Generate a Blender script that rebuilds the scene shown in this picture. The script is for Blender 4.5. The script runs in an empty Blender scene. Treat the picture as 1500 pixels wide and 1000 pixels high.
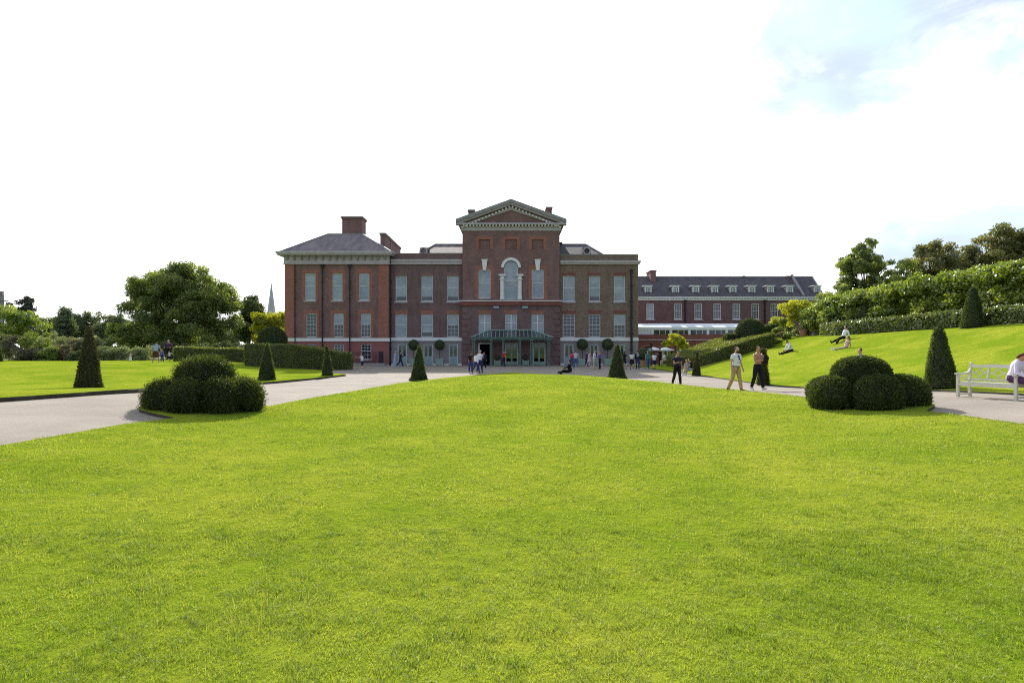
import bpy, math, random
import numpy as np
from mathutils import Vector, Matrix

# ---------------------------------------------------------------- frame of reference
# camera at the origin of the plan, 1.9 m over the path, looking along +Y; X to the right
F, CX, HY, EH = 917.0, 750.0, 511.0, 1.9
R = math.radians
def X(px, Y): return (px - CX) / F * Y
def Z(py, Y): return EH + (HY - py) / F * Y
sc = bpy.context.scene
col = sc.collection

def sst(a, b, v):
    t = np.clip((np.asarray(v, float) - a) / (b - a), 0, 1)
    return t * t * (3 - 2 * t)

EDGE_Y = [-40, 5, 12, 18.5, 20.7, 28.8, 36, 43.6, 60, 90]
EDGE_X = [16.5, 15.8, 15.4, 15.1, 14.7, 13.7, 13.4, 13.4, 13.4, 13.4]
def edge(y): return np.interp(y, EDGE_Y, EDGE_X)
def hflat(x, y):
    x = np.asarray(x, float); y = np.asarray(y, float)
    near = 0.55 * sst(4, 13, np.abs(x)) * (1 - sst(17.5, 33, y))
    left = 0.65 * sst(16, 28, -x) * sst(28, 50, y)
    return np.maximum(near, left)
BD = [0, 1.0, 2.5, 5, 7.4, 8.6, 9.5, 11, 14.5, 20]
BZ = [0, 0.06, 0.36, 1.05, 1.78, 1.95, 2.2, 2.8, 3.28, 3.4]
def h(x, y):
    x = np.asarray(x, float); y = np.asarray(y, float)
    d = x - edge(y)
    return hflat(x, y) + np.interp(d, BD, BZ) * (1 - sst(60, 74, y))
def G(px, py, flat=True):
    """ground point seen at a pixel of the 1500 x 1000 photograph"""
    Y = 30.0
    f = hflat if flat else h
    if not flat:      # march along the sight line until it meets the bank
        Y = 14.0
        while Y < 90 and Z(py, Y) > float(h(X(px, Y), Y)): Y += 0.05
        return X(px, Y), Y
    for _ in range(60):
        z = float(f(X(px, Y), Y))
        Y = 0.5 * Y + 0.5 * F * (EH - z) / (py - HY)
    return X(px, Y), Y

# ---------------------------------------------------------------- materials
class NT:
    def __init__(s, nt): s.nt = nt; nt.nodes.clear()
    def n(s, kind, props=None, **inp):
        nd = s.nt.nodes.new(kind)
        for k, v in (props or {}).items(): setattr(nd, k, v)
        for k, v in inp.items():
            key = k.replace('_', ' ') if not k.startswith('i') or not k[1:].isdigit() else int(k[1:])
            sock = nd.inputs[key]
            if isinstance(v, bpy.types.NodeSocket): s.nt.links.new(v, sock)
            else: sock.default_value = v
        return nd
    def math(s, op, a, b=0.0, clamp=False):
        return s.n('ShaderNodeMath', dict(operation=op, use_clamp=clamp), i0=a, i1=b).outputs[0]
    def mix(s, f, a, b, blend='MIX'):
        nd = s.nt.nodes.new('ShaderNodeMix'); nd.data_type = 'RGBA'; nd.blend_type = blend
        for i, v in ((0, f), (6, a), (7, b)):
            if isinstance(v, bpy.types.NodeSocket): s.nt.links.new(v, nd.inputs[i])
            else: nd.inputs[i].default_value = v if i == 0 or len(v) == 4 else (*v, 1)
        return nd.outputs[2]
    def ramp(s, v, a, b):
        return s.n('ShaderNodeMapRange', dict(interpolation_type='SMOOTHSTEP'), i0=v, i1=a, i2=b).outputs[0]
    def noise(s, vec, scale, detail=3.0, rough=0.6, dist=0.0):
        return s.n('ShaderNodeTexNoise', None, Vector=vec, Scale=scale, Detail=detail, Roughness=rough, Distortion=dist).outputs[0]

def c4(c): return (*c, 1.0)
def scl(c, k): return tuple(min(1, x * k) for x in c)
MATS = {}
def material(name, c, c2=None, rough=0.7, scale=4.0, fine=40.0, bump=0.0, spec=0.3, metal=0.0, coat=0.0, stretch=(1, 1, 1), lo=0.35, hi=0.65):
    """procedural surface: two colours mixed by coarse and fine noise, optional bump"""
    m = bpy.data.materials.new(name); m.use_nodes = True
    t = NT(m.node_tree)
    co = t.n('ShaderNodeTexCoord').outputs['Object']
    co = t.n('ShaderNodeMapping', None, Vector=co, Scale=stretch).outputs[0]
    a = t.noise(co, scale, 4); b = t.noise(co, fine, 2)
    f = t.ramp(t.math('ADD', t.math('MULTIPLY', a, 0.65), t.math('MULTIPLY', b, 0.35)), lo, hi)
    cc = t.mix(f, c4(c), c4(c2 or scl(c, 1.3)))
    kw = dict(Base_Color=cc, Roughness=rough, Metallic=metal)
    p = t.n('ShaderNodeBsdfPrincipled', None, **kw)
    p.inputs['Specular IOR Level'].default_value = spec
    p.inputs['Coat Weight'].default_value = coat
    if bump:
        bn = t.n('ShaderNodeBump', None, Strength=bump, Distance=0.02, Height=t.noise(co, fine, 3))
        m.node_tree.links.new(bn.outputs[0], p.inputs['Normal'])
    o = t.n('ShaderNodeOutputMaterial', None, Surface=p.outputs[0])
    MATS[name] = m
    return m

def brick(name, c1, c2, c3, mortar, grime=0.35):
    m = bpy.data.materials.new(name); m.use_nodes = True
    t = NT(m.node_tree)
    co = t.n('ShaderNodeTexCoord').outputs['Object']
    s = t.n('ShaderNodeSeparateXYZ', None, Vector=co)
    v = t.n('ShaderNodeCombineXYZ', None, X=t.math('ADD', s.outputs[0], s.outputs[1]), Y=s.outputs[2], Z=0.0).outputs[0]
    b = t.n('ShaderNodeTexBrick', None, Vector=v, Color1=c4(c1), Color2=c4(c2), Mortar=c4(mortar), Scale=1.0)
    b.inputs['Mortar Size'].default_value = 0.008; b.inputs['Brick Width'].default_value = 0.23; b.inputs['Row Height'].default_value = 0.078
    b.inputs['Bias'].default_value = -0.1
    big = t.noise(co, 0.7, 6, 0.7)
    med = t.noise(co, 5.0, 4, 0.75)
    cc = t.mix(t.ramp(med, 0.42, 0.68), b.outputs[0], c4(c3))
    streak = t.noise(t.n('ShaderNodeMapping', None, Vector=co, Scale=(1.3, 1.3, 0.22)).outputs[0], 1.6, 5, 0.7)
    dirt = t.math('MULTIPLY', t.ramp(t.math('ADD', t.math('MULTIPLY', big, 0.5), t.math('MULTIPLY', streak, 0.5)), 0.40, 0.68), grime)
    cc = t.mix(dirt, cc, c4(scl(c1, 0.45)))
    p = t.n('ShaderNodeBsdfPrincipled', None, Base_Color=cc, Roughness=0.9)
    p.inputs['Specular IOR Level'].default_value = 0.2
    bn = t.n('ShaderNodeBump', None, Strength=0.5, Distance=0.01, Height=b.outputs['Fac'])
    bn.invert = True
    m.node_tree.links.new(bn.outputs[0], p.inputs['Normal'])
    t.n('ShaderNodeOutputMaterial', None, Surface=p.outputs[0])
    MATS[name] = m
    return m

def leafmat(name, c1, c2, trans=0.35, gloss=0.06, tcol=None):
    """foliage: colour picked per leaf by the 'tint' attribute, light passes through"""
    m = bpy.data.materials.new(name); m.use_nodes = True
    t = NT(m.node_tree)
    a = t.n('ShaderNodeAttribute', dict(attribute_name='tint')).outputs['Fac']
    cc = t.mix(a, c4(c1), c4(c2))
    d = t.n('ShaderNodeBsdfDiffuse', None, Color=cc)
    tc = t.mix(a, c4(tcol or (c1[0] * 1.3, c1[1] * 1.35, c1[2] * 0.5)), c4(tcol or (c2[0] * 1.35, c2[1] * 1.35, c2[2] * 0.5)))
    tr = t.n('ShaderNodeBsdfTranslucent', None, Color=tc)
    mx = t.n('ShaderNodeMixShader', None, i0=trans, i1=d.outputs[0], i2=tr.outputs[0])
    g = t.n('ShaderNodeBsdfGlossy', None, Color=(0.8, 0.85, 0.8, 1), Roughness=0.45)
    m2 = t.n('ShaderNodeMixShader', None, i0=gloss, i1=mx.outputs[0], i2=g.outputs[0])
    t.n('ShaderNodeOutputMaterial', None, Surface=m2.outputs[0])
    MATS[name] = m
    return m

# ---------------------------------------------------------------- object helpers
def tag(o, label=None, cat=None, group=None, kind=None):
    for k, v in (('label', label), ('category', cat), ('group', group), ('kind', kind)):
        if v: o[k] = v
    return o
def origin(o):
    v = Vector((0, 0, 0))
    while o is not None:
        v += o.location; o = o.parent
    return v
def empty(name, loc, rz=0.0, rx=0.0, ry=0.0):
    o = bpy.data.objects.new(name, None); o.empty_display_size = 0.3
    o.location = loc; o.rotation_euler = (rx, ry, rz)
    col.objects.link(o); return o
def link_mesh(name, me, mat, parent=None, world=True, recentre=True):
    if mat is not None: me.materials.append(mat)
    o = bpy.data.objects.new(name, me); col.objects.link(o)
    if parent is not None:
        o.parent = parent
        if world: o.location = -origin(parent)
    elif recentre and len(me.vertices):
        n = len(me.vertices); a = np.empty(n * 3); me.vertices.foreach_get('co', a); a = a.reshape(-1, 3)
        c = np.array([(a[:, 0].min() + a[:, 0].max()) / 2, (a[:, 1].min() + a[:, 1].max()) / 2, a[:, 2].min()])
        me.vertices.foreach_set('co', (a - c).ravel()); me.update(); o.location = c
    return o
def np_mesh(name, V, Fc, tint=None, mat=None, parent=None, world=True, smooth=False, recentre=True):
    V = np.asarray(V, np.float32); Fc = np.asarray(Fc, np.int32); k = Fc.shape[1]
    me = bpy.data.meshes.new(name)
    me.vertices.add(len(V)); me.vertices.foreach_set('co', V.ravel())
    me.loops.add(Fc.size); me.loops.foreach_set('vertex_index', Fc.ravel())
    me.polygons.add(len(Fc)); me.polygons.foreach_set('loop_start', np.arange(0, Fc.size, k, dtype=np.int32))
    me.update(calc_edges=True)
    if smooth: me.polygons.foreach_set('use_smooth', np.ones(len(Fc), bool))
    if tint is not None:
        at = me.attributes.new('tint', 'FLOAT', 'FACE'); at.data.foreach_set('value', np.asarray(tint, np.float32))
    return link_mesh(name, me, mat, parent, world, recentre)

class MB:
    def __init__(s): s.v = []; s.f = []
    def add(s, vs, fs):
        b = len(s.v); s.v += [tuple(v) for v in vs]; s.f += [tuple(b + i for i in f) for f in fs]; return s
    def box(s, x0, x1, y0, y1, z0, z1):
        return s.add([(x0, y0, z0), (x1, y0, z0), (x1, y1, z0), (x0, y1, z0), (x0, y0, z1), (x1, y0, z1), (x1, y1, z1), (x0, y1, z1)],
                     [(3, 2, 1, 0), (4, 5, 6, 7), (0, 1, 5, 4), (1, 2, 6, 5), (2, 3, 7, 6), (3, 0, 4, 7)])
    def hexa(s, p):  # eight corners, bottom ring then top ring
        return s.add(p, [(3, 2, 1, 0), (4, 5, 6, 7), (0, 1, 5, 4), (1, 2, 6, 5), (2, 3, 7, 6), (3, 0, 4, 7)])
    def quad(s, a, b, c, d): return s.add([a, b, c, d], [(0, 1, 2, 3)])
    def prism(s, poly, y0, y1):  # polygon in x,z extruded along y
        n = len(poly)
        return s.add([(x, y0, z) for x, z in poly] + [(x, y1, z) for x, z in poly],
                     [tuple(range(n)), tuple(range(2 * n - 1, n - 1, -1))] + [((i + 1) % n, i, n + i, n + (i + 1) % n) for i in range(n)])
    def bar(s, a, b, w, t, up=(0, 0, 1)):
        a = Vector(a); b = Vector(b); d = (b - a).normalized(); u = d.cross(Vector(up))
        if u.length < 1e-4: u = d.cross(Vector((0, 1, 0)))
        u.normalize(); n = u.cross(d); u *= w / 2; n *= t / 2
        return s.hexa([a - u - n, a + u - n, a + u + n, a - u + n, b - u - n, b + u - n, b + u + n, b - u + n])
    def tube(s, pts, rad, n=8, lat=None):
        """closed tube; rad is a number or (across, thickness) per point, lat the direction of 'across'"""
        pts = [Vector(p) for p in pts]; rings = []
        for i, p in enumerate(pts):
            d = (pts[min(i + 1, len(pts) - 1)] - pts[max(i - 1, 0)])
            if d.length < 1e-9: d = Vector((0, 0, 1))
            d.normalize()
            if lat is not None: u = Vector(lat); u = u - d * u.dot(d)
            elif i and ref is not None: u = ref - d * ref.dot(d)
            else: u = d.cross(Vector((0.31, 0.93, 0.2)))
            if u.length < 1e-5: u = d.orthogonal()
            u.normalize(); ref = u; w = d.cross(u)
            r = rad[i]; r = r if isinstance(r, (tuple, list)) else (r, r)
            rings.append([p + u * (r[0] * math.cos(2 * math.pi * k / n)) + w * (r[1] * math.sin(2 * math.pi * k / n)) for k in range(n)])
        vs = [v for rg in rings for v in rg]; fs = []
        for i in range(len(rings) - 1):
            for k in range(n):
                fs.append((i * n + k, i * n + (k + 1) % n, (i + 1) * n + (k + 1) % n, (i + 1) * n + k))
        fs.append(tuple(range(n - 1, -1, -1))); e = (len(rings) - 1) * n; fs.append(tuple(e + k for k in range(n)))
        return s.add(vs, fs)
    def ell(s, c, r, nu=12, nv=8, ax=None):
        """ellipsoid with radii r; ax = optional three axis vectors"""
        ax = ax or ((1, 0, 0), (0, 1, 0), (0, 0, 1)); c = Vector(c); A = [Vector(a) for a in ax]
        vs = [c - A[2] * r[2]]; fs = []
        for j in range(1, nv):
            th = math.pi * j / nv
            for k in range(nu):
                ph = 2 * math.pi * k / nu
                vs.append(c + A[0] * (r[0] * math.sin(th) * math.cos(ph)) + A[1] * (r[1] * math.sin(th) * math.sin(ph)) - A[2] * (r[2] * math.cos(th)))
        vs.append(c + A[2] * r[2]); top = len(vs) - 1
        for k in range(nu):
            fs.append((0, 1 + (k + 1) % nu, 1 + k))
            for j in range(nv - 2):
                a = 1 + j * nu; fs.append((a + k, a + (k + 1) % nu, a + nu + (k + 1) % nu, a + nu + k))
            a = 1 + (nv - 2) * nu; fs.append((a + k, a + (k + 1) % nu, top))
        return s.add(vs, fs)
    def lathe(s, c, prof, n=12):  # prof: (r, z) pairs
        return s.tube([(c[0], c[1], c[2] + z) for r, z in prof], [max(r, 1e-3) for r, z in prof], n, (1, 0, 0))
    def build(s, name, mat, parent=None, world=True, smooth=False, mods=None):
        me = bpy.data.meshes.new(name); me.from_pydata(s.v, [], s.f); me.update()
        if smooth: me.polygons.foreach_set('use_smooth', np.ones(len(me.polygons), bool))
        o = link_mesh(name, me, mat, parent, world)
        return o

def copy_tree(o, parent=None):
    c = o.copy(); col.objects.link(c)
    if parent is not None: c.parent = parent
    for ch in [q for q in bpy.data.objects if q.parent == o]: copy_tree(ch, c)
    return c
# ---------------------------------------------------------------- material library
material('path_gravel', (0.235, 0.200, 0.165), (0.330, 0.288, 0.240), rough=0.95, scale=0.5, fine=30, bump=0.5, spec=0.15, lo=0.3, hi=0.7)
material('soil', (0.035, 0.028, 0.02), (0.06, 0.05, 0.035), rough=1, scale=6, bump=0.5)
material('far_ground', (0.09, 0.13, 0.02), (0.13, 0.17, 0.03), rough=1, scale=0.3)
brick('plum_brick', (0.225, 0.118, 0.108), (0.285, 0.140, 0.122), (0.185, 0.116, 0.118), (0.25, 0.21, 0.205), 0.5)
brick('brown_brick', (0.185, 0.108, 0.106), (0.225, 0.124, 0.115), (0.155, 0.102, 0.108), (0.22, 0.19, 0.185), 0.5)
brick('stock_brick', (0.220, 0.148, 0.112), (0.280, 0.195, 0.142), (0.155, 0.108, 0.094), (0.28, 0.24, 0.205), 0.5)
brick('orange_brick', (0.330, 0.132, 0.098), (0.380, 0.155, 0.112), (0.270, 0.118, 0.098), (0.40, 0.20, 0.15), 0.3)
brick('red_brick', (0.235, 0.080, 0.068), (0.275, 0.098, 0.080), (0.190, 0.075, 0.066), (0.26, 0.13, 0.11), 0.4)
brick('range_brick', (0.185, 0.095, 0.098), (0.225, 0.110, 0.105), (0.165, 0.096, 0.106), (0.22, 0.16, 0.155), 0.4)
material('stone', (0.40, 0.355, 0.372), (0.49, 0.445, 0.46), rough=0.85, scale=2.2, fine=18, bump=0.1, stretch=(1, 1, 0.5))
material('white_paint', (0.68, 0.68, 0.68), (0.76, 0.76, 0.75), rough=0.55, scale=3, fine=20)
material('grey_frame', (0.58, 0.61, 0.62), (0.68, 0.70, 0.70), rough=0.5, scale=3)
material('lead', (0.21, 0.205, 0.21), (0.30, 0.29, 0.295), rough=0.7, scale=2.5, fine=14, stretch=(1, 1, 0.4))
material('slate', (0.13, 0.112, 0.125), (0.24, 0.195, 0.205), rough=0.75, scale=0.9, fine=9, bump=0.2, stretch=(1.6, 0.5, 0.5), lo=0.38, hi=0.62)
material('pale_slate', (0.085, 0.066, 0.072), (0.22, 0.185, 0.185), rough=0.8, scale=1.2, fine=9, bump=0.2, stretch=(1.6, 0.5, 0.5), lo=0.38, hi=0.62)
material('range_slate', (0.062, 0.056, 0.066), (0.108, 0.096, 0.108), rough=0.8, scale=1.2, fine=9, bump=0.2, stretch=(1.6, 0.5, 0.5))
material('stucco', (0.27, 0.235, 0.25), (0.31, 0.27, 0.28), rough=0.9, scale=1.2, fine=30, bump=0.1)
material('pink_stucco', (0.27, 0.105, 0.098), (0.32, 0.125, 0.115), rough=0.9, scale=1.2, fine=30, bump=0.1)
material('black_iron', (0.018, 0.016, 0.022), (0.03, 0.027, 0.034), rough=0.5, scale=8)
material('window_blind', (0.190, 0.240, 0.290), (0.360, 0.405, 0.440), rough=0.12, scale=0.42, fine=2.2, lo=0.32, hi=0.68, spec=0.5, coat=0.3, stretch=(1, 1, 1.5))
material('window_dark', (0.022, 0.028, 0.036), (0.05, 0.06, 0.075), rough=0.06, scale=1.2, fine=5, spec=0.7, coat=0.3)
material('green_glass', (0.028, 0.040, 0.026), (0.075, 0.090, 0.055), rough=0.05, scale=1.1, fine=4, spec=0.8, coat=0.4)
material('door_blue', (0.26, 0.36, 0.40), (0.31, 0.41, 0.44), rough=0.5, scale=2)
material('porch_green', (0.085, 0.150, 0.128), (0.130, 0.205, 0.178), rough=0.45, scale=5, fine=26)
material('porch_rafter', (0.24, 0.36, 0.31), (0.32, 0.44, 0.39), rough=0.45, scale=5)
material('dark_room', (0.010, 0.008, 0.010), (0.016, 0.013, 0.015), rough=0.9)
material('planter_green', (0.22, 0.32, 0.28), (0.28, 0.38, 0.33), rough=0.6, scale=3)
material('terracotta', (0.34, 0.16, 0.10), (0.42, 0.22, 0.14), rough=0.85, scale=6, bump=0.2)
material('bark', (0.06, 0.048, 0.035), (0.11, 0.09, 0.07), rough=0.95, scale=4, fine=20, bump=0.6, stretch=(2, 2, 0.5))
material('bench_paint', (0.53, 0.51, 0.42), (0.62, 0.60, 0.51), rough=0.6, scale=3, fine=30, bump=0.08, stretch=(1, 1, 1))
material('canvas_grey', (0.27, 0.31, 0.34), (0.33, 0.37, 0.40), rough=0.8, scale=1.5)
material('canvas_white', (0.72, 0.75, 0.78), (0.80, 0.82, 0.84), rough=0.7, scale=1.5)
material('spire_stone', (0.42, 0.40, 0.42), (0.50, 0.48, 0.50), rough=0.9, scale=0.5)
material('tower_concrete', (0.17, 0.16, 0.18), (0.23, 0.22, 0.235), rough=0.9, scale=0.4)
material('kerb_stone', (0.26, 0.25, 0.25), (0.34, 0.33, 0.32), rough=0.9, scale=5, fine=30, bump=0.2)

def lawnmat(name):
    m = bpy.data.materials.new(name); m.use_nodes = True
    t = NT(m.node_tree)
    co = t.n('ShaderNodeTexCoord').outputs['Object']
    big = t.noise(co, 0.35, 5, 0.65, 0.3); med = t.noise(co, 2.4, 4, 0.7)
    fine = t.noise(t.n('ShaderNodeMapping', None, Vector=co, Scale=(1, 0.55, 1)).outputs[0], 22, 5, 0.75)
    a = t.mix(t.ramp(big, 0.35, 0.66), c4((0.180, 0.262, 0.016)), c4((0.305, 0.340, 0.032)))
    a = t.mix(t.math('MULTIPLY', t.ramp(med, 0.46, 0.74), 0.55), a, c4((0.130, 0.215, 0.012)))
    a = t.mix(t.math('MULTIPLY', t.ramp(fine, 0.50, 0.72), 0.65), a, c4((0.120, 0.170, 0.010)))
    a = t.mix(t.math('MULTIPLY', t.ramp(t.noise(co, 7, 4, 0.7), 0.6, 0.8), 0.35), a, c4((0.34, 0.33, 0.07)))
    d = t.n('ShaderNodeBsdfDiffuse', None, Color=a)
    bn = t.n('ShaderNodeBump', None, Strength=0.9, Distance=0.05, Height=t.math('ADD', fine, t.math('MULTIPLY', med, 1.5)))
    m.node_tree.links.new(bn.outputs[0], d.inputs['Normal'])
    t.n('ShaderNodeOutputMaterial', None, Surface=d.outputs[0])
    MATS[name] = m
lawnmat('lawn')
leafmat('blade', (0.150, 0.230, 0.020), (0.440, 0.460, 0.095), trans=0.45, gloss=0.03)
leafmat('leaf_oak', (0.070, 0.105, 0.034), (0.350, 0.400, 0.110), trans=0.50)
leafmat('leaf_yew_bush', (0.015, 0.026, 0.008), (0.120, 0.150, 0.030), trans=0.45, gloss=0.03)
leafmat('leaf_lime', (0.080, 0.130, 0.014), (0.340, 0.395, 0.040), trans=0.45, gloss=0.10)
leafmat('leaf_yellow', (0.260, 0.290, 0.014), (0.560, 0.530, 0.040), trans=0.48)
leafmat('leaf_yew', (0.016, 0.028, 0.009), (0.125, 0.165, 0.036), trans=0.45, gloss=0.04)
leafmat('leaf_yew_brown', (0.034, 0.034, 0.013), (0.120, 0.112, 0.036), trans=0.2, gloss=0.03)
leafmat('leaf_hedge', (0.045, 0.066, 0.012), (0.290, 0.300, 0.042), trans=0.45, gloss=0.07)
leafmat('leaf_laurel', (0.050, 0.080, 0.014), (0.240, 0.270, 0.045), trans=0.38, gloss=0.14)
leafmat('leaf_autumn', (0.085, 0.100, 0.034), (0.270, 0.240, 0.090), trans=0.42)
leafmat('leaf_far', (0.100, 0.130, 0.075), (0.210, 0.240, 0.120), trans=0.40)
leafmat('leaf_dark', (0.040, 0.060, 0.026), (0.140, 0.170, 0.058), trans=0.38)
leafmat('leaf_conifer', (0.050, 0.058, 0.055), (0.080, 0.085, 0.080), trans=0.2)
leafmat('leaf_silver', (0.180, 0.215, 0.110), (0.330, 0.360, 0.200), trans=0.35)
leafmat('leaf_purple', (0.075, 0.075, 0.045), (0.190, 0.165, 0.120), trans=0.3)
leafmat('leaf_shrub', (0.100, 0.145, 0.026), (0.330, 0.380, 0.080), trans=0.44)
leafmat('leaf_bloom', (0.090, 0.120, 0.040), (0.520, 0.480, 0.300), trans=0.3)
leafmat('leaf_pink', (0.085, 0.100, 0.040), (0.360, 0.250, 0.190), trans=0.3)
M = MATS

# ---------------------------------------------------------------- setting: ground, path, lawns
def grid_sheet(name, P, mat, skirt=0.0, skirtmat=None, smooth=True):
    """P: ny x nx x 3 array of points -> one sheet, with side faces going down by `skirt`"""
    ny, nx = P.shape[:2]
    V = P.reshape(-1, 3); I = np.arange(ny * nx).reshape(ny, nx)
    Q = np.stack([I[:-1, :-1], I[:-1, 1:], I[1:, 1:], I[1:, :-1]], -1).reshape(-1, 4)
    nq = len(Q)
    if skirt:
        loop = np.concatenate([I[0, :], I[1:, -1], I[-1, -2::-1], I[-2:0:-1, 0]])
        low = V[loop].copy(); low[:, 2] -= skirt
        J = len(V) + np.arange(len(loop)); V = np.concatenate([V, low])
        Q = np.concatenate([Q, np.stack([loop, J, np.roll(J, -1), np.roll(loop, -1)], -1)])
    o = np_mesh(name, V, Q, None, mat, smooth=smooth, recentre=False)
    if skirt and skirtmat is not None:
        o.data.materials.append(skirtmat)
        mi = np.zeros(len(Q), np.int32); mi[nq:] = 1; o.data.polygons.foreach_set('material_index', mi)
    return tag(o, kind='structure')

far = np.array([-3000, -1200, -500, -250, -150, -100])
xs = np.concatenate([far, np.arange(-70, 71, 1.0), -far[::-1]])
ys = np.concatenate([far, np.arange(-60, 121, 1.0), np.array([150, 250, 500, 1200, 3500])])
XX, YY = np.meshgrid(xs, ys)
grid_sheet('ground', np.stack([XX, YY, h(XX, YY) - 0.09], -1), M['far_ground'])
tag(bpy.data.objects['ground'], 'dull green earth stretching to the horizon beyond the gardens', 'ground')

ys = np.arange(-20, 92, 0.8)
tt = np.linspace(0, 1, 60)
L = np.interp(ys, [-20, 20, 30, 45, 60, 92], [-30, -24, -21, -19, -24, -24]); Rr = edge(ys) + 0.3
Rr = np.where(ys > 61, 30, Rr)
PX_ = L[:, None] + (Rr - L)[:, None] * tt[None]; PY_ = np.repeat(ys[:, None], 60, 1)
pz = hflat(PX_, PY_)
tag(grid_sheet('path', np.stack([PX_, PY_, pz - 0.02], -1), M['path_gravel']), 'pale beige gravel path and forecourt around the central lawn', 'path')

def bnd(pts): 
    q = sorted(((G(px, py)[1], G(px, py)[0]) for px, py in pts)); return [a for a, b in q], [b for a, b in q]
ly, lx = bnd([(0, 657), (90, 641), (178, 625), (392, 598), (450, 586), (500, 577.5), (545, 569.5), (580, 563.5), (650, 554.5), (700, 549.8), (735, 547.3)])
ry, rx = bnd([(1500, 625), (1420, 613), (1180, 584), (1110, 576), (1060, 571), (980, 562.5), (920, 557), (880, 554), (830, 550.5), (765, 547)])
APEX = 49.3
ly = [-14, 4] + ly + [APEX]; lx = [-8.6, -8.4] + lx + [0.0]
ry = [-14, 4] + ry + [APEX]; rx = [10.6, 10.4] + rx + [0.25]
BUSH_L = (X(300, 16.6), 16.6); BUSH_R = (X(1267, 16.4), 16.4)
def lawn_left(y):
    a = np.interp(y, ly, lx); dy = np.asarray(y) - BUSH_L[1]
    return np.minimum(a, np.where(np.abs(dy) < 1.5, BUSH_L[0] - np.sqrt(np.maximum(0, 2.3 - dy * dy)), a))
def lawn_right(y):
    a = np.interp(y, ry, rx); dy = np.asarray(y) - BUSH_R[1]
    return np.maximum(a, np.where(np.abs(dy) < 1.5, BUSH_R[0] + np.sqrt(np.maximum(0, 2.3 - dy * dy)), a))
def lawn_z(x, y):
    l = lawn_left(y); r = lawn_right(y); t = np.clip((x - l) / np.maximum(r - l, 1e-3), 0, 1)
    bump = 0.03 * np.sin(x * 0.9 + 1.3 * np.sin(y * 0.35)) * np.sin(y * 0.6 + 0.7 * np.sin(x * 0.5))
    return hflat(x, y) + 0.055 + ((0.13 + 0.30 * sst(12, 33, y)) * np.sin(np.pi * t) ** 0.9 + bump * np.sin(np.pi * t)) * (1 - sst(34.5, 45, y))
ys = np.concatenate([np.arange(-14, 40, 0.4), np.arange(40, APEX + 0.01, 0.3)])
tt = np.linspace(0, 1, 81)
l_, r_ = lawn_left(ys), lawn_right(ys)
GX = l_[:, None] + (r_ - l_)[:, None] * tt; GY = np.repeat(ys[:, None], 81, 1)
tag(grid_sheet('lawn', np.stack([GX, GY, lawn_z(GX, GY)], -1), M['lawn'], 0.09, M['soil']), 'large bright green lawn tongue filling the foreground', 'lawn')

eys, exs = bnd([(0, 588), (110, 580), (210, 574), (300, 567), (410, 560.5), (470, 554.5), (508, 550)])
eys = [4, 12] + eys; exs = [-21, -18.5] + exs
eys += [48, 52, 54, 56, 70]; exs += [-14.6, -15.6, -17, -22, -26]
ys = np.arange(6, 66, 0.5); tt = np.linspace(0, 1, 60) ** 2
e_ = np.interp(ys, eys, exs)
GX = e_[:, None] - tt * 75; GY = np.repeat(ys[:, None], 60, 1)
tag(grid_sheet('lawn', np.stack([GX, GY, hflat(GX, GY) + 0.10 + 0.02 * np.sin(GX * 0.7) * np.sin(GY * 0.5)], -1), M['lawn'], 0.16, M['soil']), 'flat lawn with a dark cut edge left of the path', 'lawn')
ys = np.arange(4, 76, 0.5); tt = np.linspace(0, 1, 110) ** 1.6
GX = edge(ys)[:, None] + tt * 60; GY = np.repeat(ys[:, None], 110, 1)
tag(grid_sheet('lawn', np.stack([GX, GY, h(GX, GY) + 0.045], -1), M['lawn'], 0.07, M['soil']), 'sloping grass bank rising to the clipped hedge on the right', 'lawn')

# grass blades: denser and finer close to the viewer
rng = np.random.default_rng(7)
def blades(n, y0, y1, power):
    u = rng.random(n)
    # density per square metre ~ Y^-power; the seen width grows with Y
    q = 2 - power
    Yv = (y0 ** q + u * (y1 ** q - y0 ** q)) ** (1 / q) if abs(q) > 1e-3 else y0 * (y1 / y0) ** u
    Xv = (rng.random(n) * 2 - 1) * (0.85 * Yv + 0.4)
    k = (Xv > lawn_left(Yv) - 0.03 * rng.random(n)) & (Xv < lawn_right(Yv) + 0.03 * rng.random(n))
    return Xv[k], Yv[k]
def cnoise(x, y, s, seed):
    r = np.random.default_rng(seed); v = np.zeros_like(x)
    for _ in range(9):
        a = r.random() * 6.28; f = s * (0.6 + r.random() * 1.6)
        v += np.sin((x * math.cos(a) + y * math.sin(a)) * f + r.random() * 6.28)
    return v / 3.0
def vnoise(x, y, cell, seed):
    tb = np.random.default_rng(seed).random((256, 256)) * 2 - 1
    u, v = x / cell, y / cell; i, j = np.floor(u).astype(int), np.floor(v).astype(int)
    a, b = u - i, v - j; a = a * a * (3 - 2 * a); b = b * b * (3 - 2 * b); i0, j0, i1, j1 = i % 256, j % 256, (i + 1) % 256, (j + 1) % 256
    return (tb[i0, j0] * (1 - a) + tb[i1, j0] * a) * (1 - b) + (tb[i0, j1] * (1 - a) + tb[i1, j1] * a) * b
b1 = blades(230000, 2.3, 6.0, 0.4); b2 = blades(420000, 6.0, 34.0, 1.9)
bx = np.concatenate([b1[0], b2[0]]); by = np.concatenate([b1[1], b2[1]]); n = len(bx)
dist = np.maximum(by, 3)
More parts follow.
